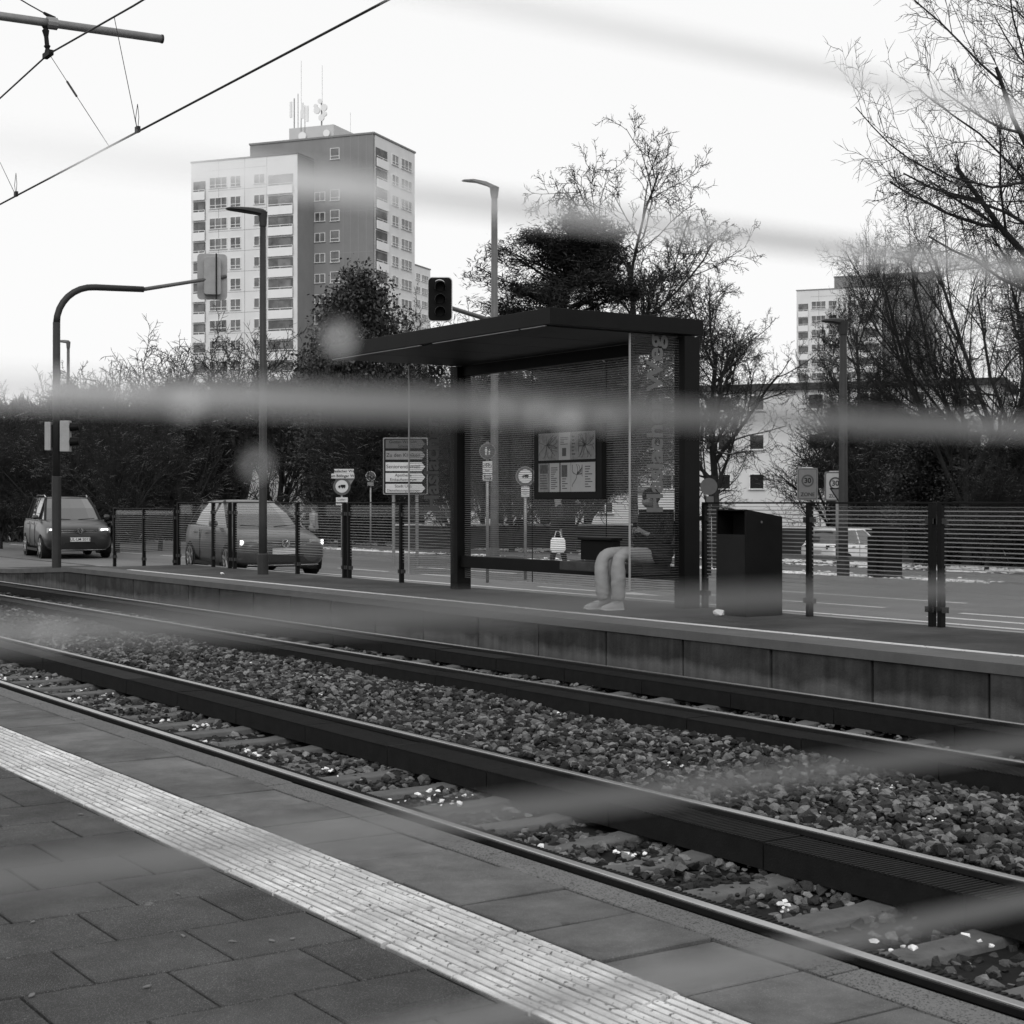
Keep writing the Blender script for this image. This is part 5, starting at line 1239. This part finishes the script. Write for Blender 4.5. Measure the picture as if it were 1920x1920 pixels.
for s, n_ in ((1, 'l'), (-1, 'r')):
    fo = -.07 if s > 0 else 0.0; q = Yc+s*.11
    Tn['h'+n_] = (V((12.32, q-s*.01, .80)), .108); Tn['m'+n_] = (V((12.06, q+s*.012, .822)), .108); Tn['k'+n_] = (V((11.85+fo*.6, q+s*.016, .828)), (.085, .088)); Tn['j'+n_] = (V((11.79+fo*.8, q+s*.014, .755)), .085); Tn['s'+n_] = (V((11.80+fo, q+s*.012, .60)), .096); Tn['b'+n_] = (V((11.81+fo, q, .45)), .092); Tn['a'+n_] = (V((11.815+fo, q, .34)), .090); Tn['e'+n_] = (V((11.82+fo, q, .262)), .070)
    TE += [('m'+n_, 'k'+n_), ('k'+n_, 'j'+n_), ('j'+n_, 's'+n_), ('s'+n_, 'b'+n_), ('b'+n_, 'a'+n_)]
    TE += [('p', 'h'+n_), ('h'+n_, 'm'+n_), ('a'+n_, 'e'+n_)]
skin('trousers', Tn, TE, 'p', M_TROU, t, 3, 0.007, 7)
for s in (1, -1):
    q = Yc+s*.11+(0.04 if s > 0 else 0); xo = -0.10 if s > 0 else 0
    b = MB(); rg = []
    for dx_, w_, z0, z1 in ((0.10, .03, .0, .09), (0.08, .045, .0, .13), (0.0, .05, .0, .12), (-.10, .055, .0, .09), (-.19, .05, .0, .065), (-.225, .025, .01, .045)):
        x = 11.78+dx_+xo*0.6; rg.append([(x, q-w_, ZF+z0), (x, q+w_, ZF+z0), (x, q+w_*1.05, ZF+z0+.03), (x, q+w_*.6, ZF+z1), (x, q-w_*.6, ZF+z1), (x, q-w_*1.05, ZF+z0+.03)])
    sh = b.loft(rg).build('shoe', M_SHOE, t, smooth=True, sub=1)
    MB().loft([[(x, y, z+o_) for x, y, z in r_[:2]]+[(r_[1][0], r_[1][1], r_[1][2]+.018), (r_[0][0], r_[0][1], r_[0][2]+.018)] for r_ in rg for o_ in (0.001,)]).build('sole', M_SIGNW, sh)
MB().loft(blob((12.41, Yc, 1.535), (.125, .10, .105))).build('hair', M_HAIR, t, smooth=True)
MB().box((12.155, Yc, 1.135), (.01, .075, .14), 0).build('phone', M_BLACK, None)
ph = bpy.data.objects['phone']; tag(ph, 'dark phone held by the seated person', 'phone')
# standing people beyond the road
def walker(px, Z, H, label, coat, hat=None, bag=False, zg=ZR+0.05, trou=M_TROUD):
    p = W(px, HY, Z); p.z = zg; t = thing('person', label, 'person', p, 0); k = H/1.75
    R_ = CAMR; Fd = Vector((S_, C_, 0))
    def q(a, b, z): return p+R_*a*k+Fd*b*k+Vector((0, 0, z*k))
    N = {'pel': (q(0, 0, .92), .13*k), 'ch': (q(0, 0, 1.28), .15*k), 'nk': (q(0, 0, 1.46), .06*k), 'h1': (q(0, 0, 1.56), .085*k), 'h2': (q(0, 0, 1.67), .08*k), 'nose': (q(-.09, -.02, 1.58), .015*k)}
    E = [('pel', 'ch'), ('ch', 'nk'), ('nk', 'h1'), ('h1', 'h2'), ('h1', 'nose')]
    for s in (1, -1):
        n_ = 'l' if s > 0 else 'r'; st = .16*s
        N['s'+n_] = (q(.03, s*.19, 1.40), .06*k); N['e'+n_] = (q(-.04*s, s*.24, 1.12), .045*k); N['w'+n_] = (q(-.08*s-.03, s*.22, .88), .03*k); N['hd'+n_] = (q(-.09*s-.03, s*.21, .79), (.03*k, .018*k))
        E += [('ch', 's'+n_), ('s'+n_, 'e'+n_), ('e'+n_, 'w'+n_), ('w'+n_, 'hd'+n_)]
        for i in range(4):
            N[f'g{n_}{i}'] = (q(-.09*s-.05+.018*i, s*.21, .71), .008*k); E.append(('hd'+n_, f'g{n_}{i}'))
        N[f't{n_}'] = (q(-.09*s-.07, s*.20, .76), .009*k); E.append(('hd'+n_, f't{n_}'))
        N['k'+n_] = (q(-st*.5, s*.09, .50), .062*k); N['a'+n_] = (q(-st, s*.09, .09), .04*k); N['f'+n_] = (q(-st-.14, s*.09, .035), .035*k)
        E += [('pel', 'k'+n_), ('k'+n_, 'a'+n_), ('a'+n_, 'f'+n_)]
    skin('body', N, E, 'pel', M_SKIN, t)
    C = {'a': (q(0, 0, .70), .24*k), 'b': (q(0, 0, .95), .21*k), 'c': (q(0, 0, 1.25), .19*k), 'd': (q(0, 0, 1.43), .10*k)}; CE = [('a', 'b'), ('b', 'c'), ('c', 'd')]
    for s in (1, -1):
        n_ = 'l' if s > 0 else 'r'; C['s'+n_] = (q(.03, s*.18, 1.39), .085*k); C['e'+n_] = (q(-.04*s, s*.25, 1.12), .075*k); C['w'+n_] = (q(-.08*s-.03, s*.23, .90), .055*k); CE += [('d', 's'+n_), ('s'+n_, 'e'+n_), ('e'+n_, 'w'+n_)]
    skin('coat', C, CE, 'c', coat, t)
    L = {'p': (q(0, 0, .86), .14*k)}; LE = []
    for s in (1, -1):
        n_ = 'l' if s > 0 else 'r'; st = .16*s; L['k'+n_] = (q(-st*.5, s*.09, .50), .08*k); L['a'+n_] = (q(-st, s*.09, .12), .065*k); LE += [('p', 'k'+n_), ('k'+n_, 'a'+n_)]
    skin('trousers', L, LE, 'p', trou, t)
    if hat: MB().loft(blob(q(0, 0, 1.68), (.115*k, .115*k, .105*k))).build('hat', hat, t, smooth=True)
    else: MB().loft(blob(q(.02, 0, 1.66), (.105*k, .105*k, .10*k))).build('hair', M_HAIR, t, smooth=True)
    if bag:
        c = q(-.02, -.32, .55)
        b = MB(); b.loft([[tuple(c+R_*x*w+Fd*y*d+Vector((0, 0, z))) for x, y in ((-1, -1), (1, -1), (1, 1), (-1, 1))] for z, w, d in ((-.17, .13, .05), (-.1, .17, .07), (.1, .16, .05), (.16, .12, .03))])
        g_ = b.build('shopping_bag', M_SNOW, None, bevel=0.01); tag(g_, 'white shopping bag carried by the pedestrian seen below the notice case', 'bag')
        MB().tube([c+R_*-.08+V((0, 0, .16)), c+R_*-.04+V((0, 0, .30)), c+R_*.04+V((0, 0, .30)), c+R_*.08+V((0, 0, .16))], 0.008, 5).build('handle', M_SNOW, g_)
walker(1047, 35.6, 1.66, 'pedestrian in dark coat and white hat seen below the notice case', M_COAT, M_SNOW, True)
walker(588, 50, 1.36, 'small pedestrian in pale top seen through the barrier right of the hatchback', mat('pale_jacket', 0.30, 0.9, 0.2, 6))
# ------------------------------------------------------------------ trees
def bark(name, c, snow=0.5):
    m = mat(name, c, 0.9, 0.35, 4); n = m.node_tree; L = n.links; b = n.nodes['Principled BSDF']; src = b.inputs['Base Color'].links[0].from_socket
    g = n.nodes.new('ShaderNodeNewGeometry'); sp = n.nodes.new('ShaderNodeSeparateXYZ'); L.new(g.outputs['Normal'], sp.inputs[0])
    nz = n.nodes.new('ShaderNodeTexNoise'); nz.inputs['Scale'].default_value = 1.7; L.new(g.outputs['Position'], nz.inputs['Vector'])
    a = n.nodes.new('ShaderNodeMath'); a.operation = 'MULTIPLY'; L.new(sp.outputs[2], a.inputs[0]); L.new(nz.outputs['Fac'], a.inputs[1])
    mr = n.nodes.new('ShaderNodeMapRange'); mr.inputs['From Min'].default_value = 0.47; mr.inputs['From Max'].default_value = 0.52; mr.inputs['To Max'].default_value = snow; L.new(a.outputs[0], mr.inputs['Value'])
    x = n.nodes.new('ShaderNodeMixRGB'); x.inputs[2].default_value = ch(0.6); L.new(mr.outputs[0], x.inputs[0]); L.new(src, x.inputs[1]); L.new(x.outputs[0], b.inputs['Base Color']); return m
M_BARK = bark('bark_dark', 0.028, 0.75); M_TWIG = bark('twig', 0.026, 0.5)
M_NEED = mat('needles', 0.022, 0.9, 0.5, 2, island=0.6); M_IVY = mat('evergreen_leaf', 0.020, 0.5, 0.5, 2, island=0.6, spec=0.5)
class Tubes:
    def __init__(s): s.V = []; s.F = []; s.n = 0
    def add(s, pts, rad, k):
        pts = np.asarray(pts); d = np.gradient(pts, axis=0); d /= np.linalg.norm(d, axis=1)[:, None]+1e-9
        up = np.array([0.3, 0.2, 0.93]) if abs(d[0, 2]) < 0.9 else np.array([1., 0.1, 0])
        a = np.cross(d, up); a /= np.linalg.norm(a, axis=1)[:, None]+1e-9; b = np.cross(a, d)
        th = 2*np.pi*np.arange(k)/k
        ring = pts[:, None, :]+(a[:, None, :]*np.cos(th)[None, :, None]+b[:, None, :]*np.sin(th)[None, :, None])*np.asarray(rad)[:, None, None]
        m = len(pts); s.V.append(ring.reshape(-1, 3)); i = np.arange(m-1)[:, None]*k; j = np.arange(k)[None, :]
        f = np.stack([i+j, i+(j+1) % k, i+k+(j+1) % k, i+k+j], -1).reshape(-1, 4); s.F.append(f+s.n); s.n += m*k
    def obj(s, name, m, parent, smooth=True): return npmesh(name, np.concatenate(s.V), np.concatenate(s.F), m, None, smooth, parent)
def grow(rs, T, tips, p, d, L, r, lev, P):
    n = P['seg'][min(lev, len(P['seg'])-1)]; pts = [p.copy()]; dirs = [d.copy()]; q = p.copy(); dd = d.copy()
    for i in range(n):
        dd = dd+rs.normal(size=3)*P['wob'][min(lev, len(P['wob'])-1)]; dd[2] += P['up'][min(lev, len(P['up'])-1)]; dd /= np.linalg.norm(dd)
        q = q+dd*L/n; pts.append(q.copy()); dirs.append(dd.copy())
    last = lev >= P['levels']
    r1 = r*(0.35 if last else 0.45); rad = np.linspace(r, r1, n+1)
    T[0 if lev < P['trunk'] else 1].add(pts, rad, P['k'][min(lev, len(P['k'])-1)])
    tips.append((q, dd, lev))
    if last: return
    nb = P['nb'][lev]
    for b in range(nb):
        u = P['start'][min(lev, len(P['start'])-1)]+(1-P['start'][min(lev, len(P['start'])-1)])*((b+rs.random()*0.8)/nb)
        i = min(int(u*n), n-1); f = u*n-i; bp = pts[i]*(1-f)+pts[i+1]*f; bd = dirs[i]
        ax = rs.normal(size=3); ax -= bd*np.dot(ax, bd); ax /= np.linalg.norm(ax)
        an = R(P['ang'][min(lev, len(P['ang'])-1)])*(0.75+0.5*rs.random())
        nd = bd*math.cos(an)+ax*math.sin(an)
        rr = max(P['rmin'], r*(1-0.5*u)*P['rr'][min(lev, len(P['rr'])-1)]*(0.8+0.4*rs.random()))
        ll = L*P['lr'][min(lev, len(P['lr'])-1)]*(1-0.45*max(0, u-0.3))*(0.7+0.6*rs.random())
        grow(rs, T, tips, bp, nd, ll, rr, lev+1, P)
def bare_tree(name, label, P, seed, height, grp=None, lean=(0, 0, 1)):
    rs = np.random.default_rng(seed); T = [Tubes(), Tubes()]; tips = []
    t = thing(name, label, 'tree', (0, 0, 0), 0, grp)
    d = np.array(lean, float); d /= np.linalg.norm(d)
    grow(rs, T, tips, np.zeros(3), d, height*P['tl'], P['r0'], 0, P)
    T[0].obj('trunk', M_BARK, t); T[1].obj('crown', M_TWIG, t); t['_h'] = height; return t
LIND = dict(seg=(7, 6, 5, 4, 3, 2), wob=(.05, .10, .12, .15, .2, .25), up=(.02, .05, .04, .02, .0, -.02), levels=5, trunk=2, k=(10, 6, 4, 3, 3, 3), nb=(15, 8, 6, 5, 4), start=(.22, .2, .15, .15, .1), ang=(48, 42, 44, 45, 50), rr=(.55, .55, .5, .5, .6), lr=(.46, .58, .55, .5, .5), rmin=.0075, r0=.17, tl=.82)
BUSH = dict(seg=(4, 5, 4, 3, 2), wob=(.05, .10, .14, .2, .2), up=(.03, .08, .06, .02, 0), levels=4, trunk=1, k=(7, 4, 3, 3, 3), nb=(16, 8, 7, 5), start=(.05, .08, .1, .1), ang=(34, 34, 42, 48), rr=(.5, .5, .5, .6), lr=(.95, .55, .5, .45), rmin=.011, r0=.12, tl=.5)
LIND2 = dict(LIND, rmin=.0125, r0=.21)
VASE = dict(seg=(5, 8, 6, 5, 4, 3), wob=(.03, .08, .11, .14, .2, .2), up=(.0, .035, .04, .03, .02, 0), levels=5, trunk=2, k=(10, 7, 5, 3, 3, 3), nb=(9, 10, 8, 6, 4), start=(.35, .15, .12, .1, .1), ang=(44, 36, 38, 42, 45), rr=(.55, .5, .5, .5, .6), lr=(1.35, .52, .5, .5, .5), rmin=.0065, r0=.27, tl=.42)
def place(t, px, Z, ytop, base_z, rot=0, wide=1.0, label=None, grp=None):
    p = W(px, HY, Z); H = EYE+(HY-ytop)/F*Z-base_z; h0 = t['_hreal']; s = H/h0
    t.location = (p.x, p.y, base_z); t.scale = (s*wide, s*wide, s); t.rotation_euler = (0, 0, rot)
    if label: t['label'] = label
    if grp: t['group'] = grp
    return t
def realh(t):
    h = 0
    for c in t.children:
        n = len(c.data.vertices); a = np.empty(n*3, np.float32); c.data.vertices.foreach_get('co', a); h = max(h, np.percentile(a[2::3], 99.8))
    t['_hreal'] = float(h); return t
# centre bare tree behind the shelter
tA = realh(bare_tree('bare_tree', 'x', LIND2, 21, 13)); place(tA, 1192, 52, 246, ZR, 0.4, 0.90, 'tall bare tree rising behind the shelter roof beside the dark pine')
# smaller tree right of the shelter in front of the white house
tB = realh(bare_tree('bare_tree', 'x', LIND, 5, 8, lean=(0.05, 0, 1))); place(tB, 1345, 35, 520, ZR, 2.9, 0.85, 'medium bare tree in front of the white house just right of the shelter')
# big right trees
tC = realh(bare_tree('bare_tree', 'x', VASE, 12, 14)); place(tC, 2135, 26, -420, ZR, 0.0, 0.76, 'largest bare tree at the right edge with long snow-dusted limbs reaching left')
tC2 = copy_tree(tC); place(tC2, 1812, 36, 350, ZR, 2.1, 0.8, 'broad bare tree in front of the right tower')
tC3 = copy_tree(tC); place(tC3, 1905, 44, 120, -0.8, 4.0, 0.72, 'bare tree behind the largest one at the right edge')
tC4 = copy_tree(tA); place(tC4, 1625, 78, 440, -1.3, 2.0, 0.62, 'bare tree standing before the left part of the right tower')
# dense bushes and small trees
GR = 'dense bare trees of the woodland edge'
protos = [realh(bare_tree('bare_tree', 'x', BUSH, 31+i, 7)) for i in range(3)]
used = [False]*3
def bush(px, Z, yt, bz, label, grp=None, wide=1.0, i=None):
    i = random.randrange(3) if i is None else i
    o = protos[i] if not used[i] else copy_tree(protos[i]); used[i] = True
    place(o, px, Z, yt, bz, random.uniform(0, 6.28), wide, label, grp)
    if not grp and 'group' in o: del o['group']
    return o
bush(290, 62, 618, ZR, 'spreading bare tree left of the large tower base', wide=1.05)
bush(420, 64, 600, ZR, 'bushy bare tree in front of the foot of the large tower', wide=1.0)
bush(520, 60, 630, ZR, 'bare tree just right of the slender lamp, below the tower', wide=1.0)
bush(775, 58, 560, ZR, 'upright bare tree with fine shoots left of the black traffic light', wide=0.55)
bush(905, 66, 575, ZR, 'thin bare tree just left of the dark pine', wide=0.6)
for px, yt, Z in ((-40, 740, 66), (40, 725, 62), (110, 700, 60), (185, 690, 58), (250, 700, 66), (345, 690, 58), (640, 700, 52), (715, 680, 54), (790, 690, 56), (860, 670, 60), (940, 660, 56), (1020, 660, 54), (1100, 650, 58), 
                  (0, 760, 52), (80, 760, 50), (150, 765, 50), (220, 760, 48), (300, 770, 50), (1060, 730, 47), (960, 740, 47), (850, 740, 47)):
    bush(px, Z, yt+random.uniform(-12, 12), ZR, 'dense bare tree of the dark woodland edge beyond the road', GR, random.uniform(0.95, 1.3))
GR2 = 'bare bushes behind the barrier at right'
for px, yt, Z in ((1560, 730, 80), (1620, 700, 82), (1690, 715, 78), (1600, 780, 76), (1665, 790, 76), (1740, 745, 40), (1810, 760, 42), (1880, 740, 38), (1950, 740, 36), (1850, 830, 34)):
    bush(px, Z, yt, -1.3 if Z > 60 else ZR, 'dense bare bush behind the striped barriers on the right', GR2, random.uniform(0.9, 1.2))
# evergreens: leaf clumps
def clumps(rs, centres, rad, n, size, flat=0.5):
    c = centres[rs.integers(0, len(centres), n)]; off = rs.normal(size=(n, 3))*rad; P = c+off
    a = rs.normal(size=(n, 3)); a /= np.linalg.norm(a, axis=1)[:, None]; b = np.cross(a, rs.normal(size=(n, 3))); b /= np.linalg.norm(b, axis=1)[:, None]
    s = size*(0.5+rs.random(n))[:, None]; 
    q = np.stack([P-a*s, P+b*s*flat, P+a*s, P-b*s*flat], 1).reshape(-1, 3); f = np.arange(n*4).reshape(-1, 4); return q, f
def pine(label, px, Z, ytop, bz, wide, seed=4):
    rs = np.random.default_rng(seed); H = 12.0; t = thing('pine_tree', label, 'tree', (0, 0, 0)); T = Tubes(); cs = []
    tr = np.array([[0.15*math.sin(z*0.7), 0.1*math.sin(z*0.9), z] for z in np.linspace(0, H*0.95, 12)]); T.add(tr, np.linspace(.2, .03, 12), 9)
    for k in range(100):
        u = 0.12+0.82*rs.random(); z = H*u*0.97; L = 3.7*(1-u)**0.38*(0.55+0.6*rs.random())*(1.0 if u > .3 else .85); az = rs.random()*6.28
        d = np.array([math.cos(az), math.sin(az), 0.05+0.5*u]); d /= np.linalg.norm(d); p = np.array([0, 0, z]); pts = [p]
        for i in range(6): d = d+rs.normal(size=3)*.1+np.array([0, 0, .03]); d /= np.linalg.norm(d); pts.append(pts[-1]+d*L/6)
        T.add(pts, np.linspace(.05, .012, 7), 5)
        for j in range(9):
            w = 0.3+0.7*rs.random(); i = min(int(w*6), 5); bp = pts[i]; ax = rs.normal(size=3); ax[2] = abs(ax[2])*.3; e = bp+ax/np.linalg.norm(ax)*L*.28*(.5+rs.random())
            T.add([bp, (bp+e)/2+rs.normal(size=3)*.03, e], [.015, .01, .007], 3); cs += [e, (bp+e)/2]
        cs.append(pts[-1])
    cs = np.array(cs); T.obj('trunk', M_BARK, t); 
    q, f = clumps(rs, cs, .15, 120000, .08, .14); npmesh('crown', q, f, M_NEED, None, False, t)
    t['_hreal'] = H*1.0; place(t, px, Z, ytop, bz, .3, wide); return t
pine('dense dark pine with rounded crown behind the shelter roof', 1064, 47, 385, ZR, 1.55)
def ivy(label, px, Z, ytop, bz, wide, seed, name='evergreen_tree', n=52000):
    rs = np.random.default_rng(seed); H = 8.0; t = thing(name, label, 'tree', (0, 0, 0)); T = Tubes(); cs = []
    T.add([[0, 0, z] for z in np.linspace(0, H*.9, 6)], np.linspace(.16, .04, 6), 8)
    for k in range(230):
        u = rs.random()**0.8; z = H*(0.06+.92*u); r = 1.75*math.sqrt(max(.02, 1-abs(2*u-.85)**2.4))*(.45+.6*rs.random()); az = rs.random()*6.28
        e = np.array([math.cos(az)*r, math.sin(az)*r, z]); T.add([[0, 0, max(.3, z-r*.8)], e*[.5, .5, 1]-[0, 0, .2], e], [.04, .025, .01], 4); cs.append(e)
        for j in range(3): cs.append(e+rs.normal(size=3)*.35)
        if u > .6:
            for j in range(3): T.add([e, e+np.array([*(rs.normal(size=2)*.15), .3+.4*rs.random()])], [.012, .006], 3)
    T.obj('trunk', M_BARK, t); q, f = clumps(rs, np.array(cs), .19, n, .055, .6); npmesh('crown', q, f, M_IVY, None, False, t)
    t['_hreal'] = H; place(t, px, Z, ytop, bz, 0, wide); return t
ivy('dense dark evergreen in front of the tower right of the slender lamp', 672, 56, 532, ZR, 0.95, 8)
ivy('rounded evergreen shrub with ivy behind the utility cabinet', 1760, 37, 790, ZR, 1.4, 9)
# undergrowth and far wood, uncountable
def thicket(name, px0, px1, Z0, Z1, ytop, n, size, bz, m, seed, ylow=None):
    rs = np.random.default_rng(seed); px = px0+(px1-px0)*rs.random(n); Z = Z0+(Z1-Z0)*rs.random(n)
    r = (px-PX0)/F*Z; top = EYE+(HY-(ytop+18*np.sin(px*.031)+12*np.sin(px*.083+1)))/F*Z; u = rs.random(n)**1.1
    if ylow: bz = EYE+(HY-ylow)/F*Z
    z = bz+(top-bz)*u; C = np.stack([Z*S_+r*C_, Z*C_-r*S_, z], 1)
    a = rs.normal(size=(n, 3)); a[:, 2] += 1.2; a /= np.linalg.norm(a, axis=1)[:, None]; b = np.cross(a, rs.normal(size=(n, 3))); b /= np.linalg.norm(b, axis=1)[:, None]
    s = (size*(.4+rs.random(n)*1.3))[:, None]; q = np.stack([C-a*s, C+b*s*.10, C+a*s, C-b*s*.10], 1).reshape(-1, 3)
    o = npmesh(name, q, np.arange(n*4).reshape(-1, 4), m, 'stuff'); return o
M_THK = bark('thicket_twigs', 0.030, 0.7)
thicket('undergrowth', -80, 435, 60, 80, 745, 36000, .36, ZR, M_THK, 1)
thicket('undergrowth', 575, 770, 60, 80, 735, 16000, .36, ZR, M_THK, 6)
thicket('undergrowth', 435, 575, 60, 80, 735, 13000, .36, ZR, M_THK, 7, 850)
thicket('undergrowth', 760, 1180, 60, 80, 730, 40000, .36, ZR, M_THK, 2, 915)
thicket('undergrowth', 1715, 2000, 37, 52, 850, 55000, .22, -0.9, M_THK, 3)
thicket('undergrowth', 1560, 1740, 76, 88, 800, 40000, .34, -1.4, M_THK, 5)
thicket('far_wood', -200, 2200, 150, 210, 850, 90000, 1.1, -2, M_THK, 4)
def longwall(label, pa, Za, pb, Zb, z0, ytop, m):
    q0, q1 = W(pa, HY, Za), W(pb, HY, Zb); a = (q1-q0).normalized(); n_ = V((-a.y, a.x, 0)); zt = EYE+(HY-ytop)/F*(Za+Zb)/2
    F6 = [(0, 1, 3, 2), (4, 6, 7, 5), (0, 4, 5, 1), (2, 3, 7, 6), (0, 2, 6, 4), (1, 5, 7, 3)]
    w = MB().add([tuple(V((q.x, q.y, z))+n_*o) for q in (q0, q1) for z in (z0, zt) for o in (-.1, .1)], F6).build('garden_wall', m)
    tag(w, label, 'wall')
    MB().add([tuple(V((q.x, q.y, z))+n_*o) for q in (q0, q1) for z in (zt+.003, zt+.06) for o in (-.13, .13)], F6).build('snow_capping', M_SNOW, w)
longwall('low dark garden wall with snow on top seen through the shelter glass', 740, 50, 1300, 50, -.2, 986, mat('low_wall', 0.055, 0.9, 0.4, 2))
# hedge and low wall behind the white car
p = W(1680, HY, 73)
mb = MB(); q0, q1 = W(1440, HY, 74), W(1960, HY, 62)
a = (q1-q0).normalized(); n_ = V((-a.y, a.x, 0)); 
mb.add([tuple(V((q.x, q.y, z))+n_*o) for q in (q0, q1) for z in (-1.4, 0.28) for o in (-.1, .1)], [(0, 1, 3, 2), (4, 6, 7, 5), (0, 4, 5, 1), (2, 3, 7, 6), (0, 2, 6, 4), (1, 5, 7, 3)])
tag(mb.build('garden_wall', mat('wall_dark', 0.05, 0.9, 0.3, 1)), 'long dark garden wall behind the white car', 'wall')
L_ = (q1-q0).length; mb = MB()
for i in range(40):
    u0, u1 = i/40, (i+1)/40; c0 = q0+(q1-q0)*u0; c1 = q0+(q1-q0)*u1
q = MB(); q.add([tuple(V((c.x, c.y, z))+n_*o) for c in (q0, q1) for z in (0.283, 0.33) for o in (-.13, .13)], [(0, 1, 3, 2), (4, 6, 7, 5), (0, 4, 5, 1), (2, 3, 7, 6), (0, 2, 6, 4), (1, 5, 7, 3)])
cp = q.build('snow_capping', M_SNOW, bpy.data.objects['garden_wall'])

# ------------------------------------------------------------------ glass side screen of the near shelter, the photograph is taken through it
YS_ = 0.20; PIT = 0.03036; z_b = EYE+0.01426
def frosted(name, c, trans):
    m = bpy.data.materials.new(name); m.use_nodes = True; n = m.node_tree; L = n.links; n.nodes.clear(); o = n.nodes.new('ShaderNodeOutputMaterial')
    tr = n.nodes.new('ShaderNodeBsdfTransparent'); tl = n.nodes.new('ShaderNodeBsdfTranslucent'); tl.inputs[0].default_value = ch(c); df = n.nodes.new('ShaderNodeBsdfDiffuse'); df.inputs[0].default_value = ch(c)
    rf = n.nodes.new('ShaderNodeBsdfRefraction'); rf.inputs['Color'].default_value = ch(1.0); rf.inputs['Roughness'].default_value = 0.62; rf.inputs['IOR'].default_value = 1.3
    m0 = n.nodes.new('ShaderNodeMixShader'); m0.inputs[0].default_value = 0.5; L.new(df.outputs[0], m0.inputs[1]); L.new(tl.outputs[0], m0.inputs[2])
    m1 = n.nodes.new('ShaderNodeMixShader'); m1.inputs[0].default_value = 0.84; L.new(m0.outputs[0], m1.inputs[1]); L.new(rf.outputs[0], m1.inputs[2])
    m2 = n.nodes.new('ShaderNodeMixShader'); m2.inputs[0].default_value = 1-trans; L.new(tr.outputs[0], m2.inputs[1]); L.new(m1.outputs[0], m2.inputs[2]); L.new(m2.outputs[0], o.inputs[0]); return m
M_BAND = frosted('printed_band', 0.85, 0.25); M_DROP = frosted('snow_drop', 0.9, 0.0)
t = thing('shelter_side_screen', 'blurred pale printed lines and droplets of the near glass screen across the whole view', 'glass screen', (0.15, YS_, 0))
for x in (-0.45, 0.85): MB().bb(x-0.03, x+0.03, YS_-0.03, YS_+0.03, 0.0, 2.4).build('post', M_DKMET, t)
MB().bb(-0.42, 0.82, YS_-0.02, YS_+0.02, 2.3, 2.36).build('top_rail', M_DKMET, t); MB().bb(-0.42, 0.82, YS_-0.02, YS_+0.02, 0.2, 0.24).build('bottom_rail', M_DKMET, t)
b = MB()
for k in range(-38, 27):
    z = z_b+k*PIT; b.add([(-0.42, YS_, z-0.0018), (0.82, YS_, z-0.0018), (0.82, YS_, z+0.0018), (-0.42, YS_, z+0.0018)], [(0, 1, 2, 3)])
b.build('printed_lines', M_BAND, t, recalc=False)
for px, py, r in ((628, 632, .0019), (340, 745, .0022), (475, 868, .0013), (1057, 785, .0020), (1000, 772, .0015), (1130, 790, .0010), (930, 765, .0012), (90, 1180, .0014)):
    if r <= 0: continue
    rr = (px-PX0)/F; Zp = YS_/(C_-rr*S_); p = W(px, py, Zp)
    MB().loft(blob((p.x, YS_-0.0008, p.z), (r, 0.0008, r*1.1), 6)).build('water_drop', M_DROP, t, smooth=True)
bpy.context.view_layer.update()

stains(M_ROAD, 0.5, 0.85, 1.15, (1, .15, 1)); stains(M_PLAT_F, 0.7, 0.75, 1.3); stains(M_TW_D, 0.12, 0.92, 1.06, (1, 1, .3)); stains(M_TW_L, 0.15, 0.93, 1.03, (1, 1, .3))
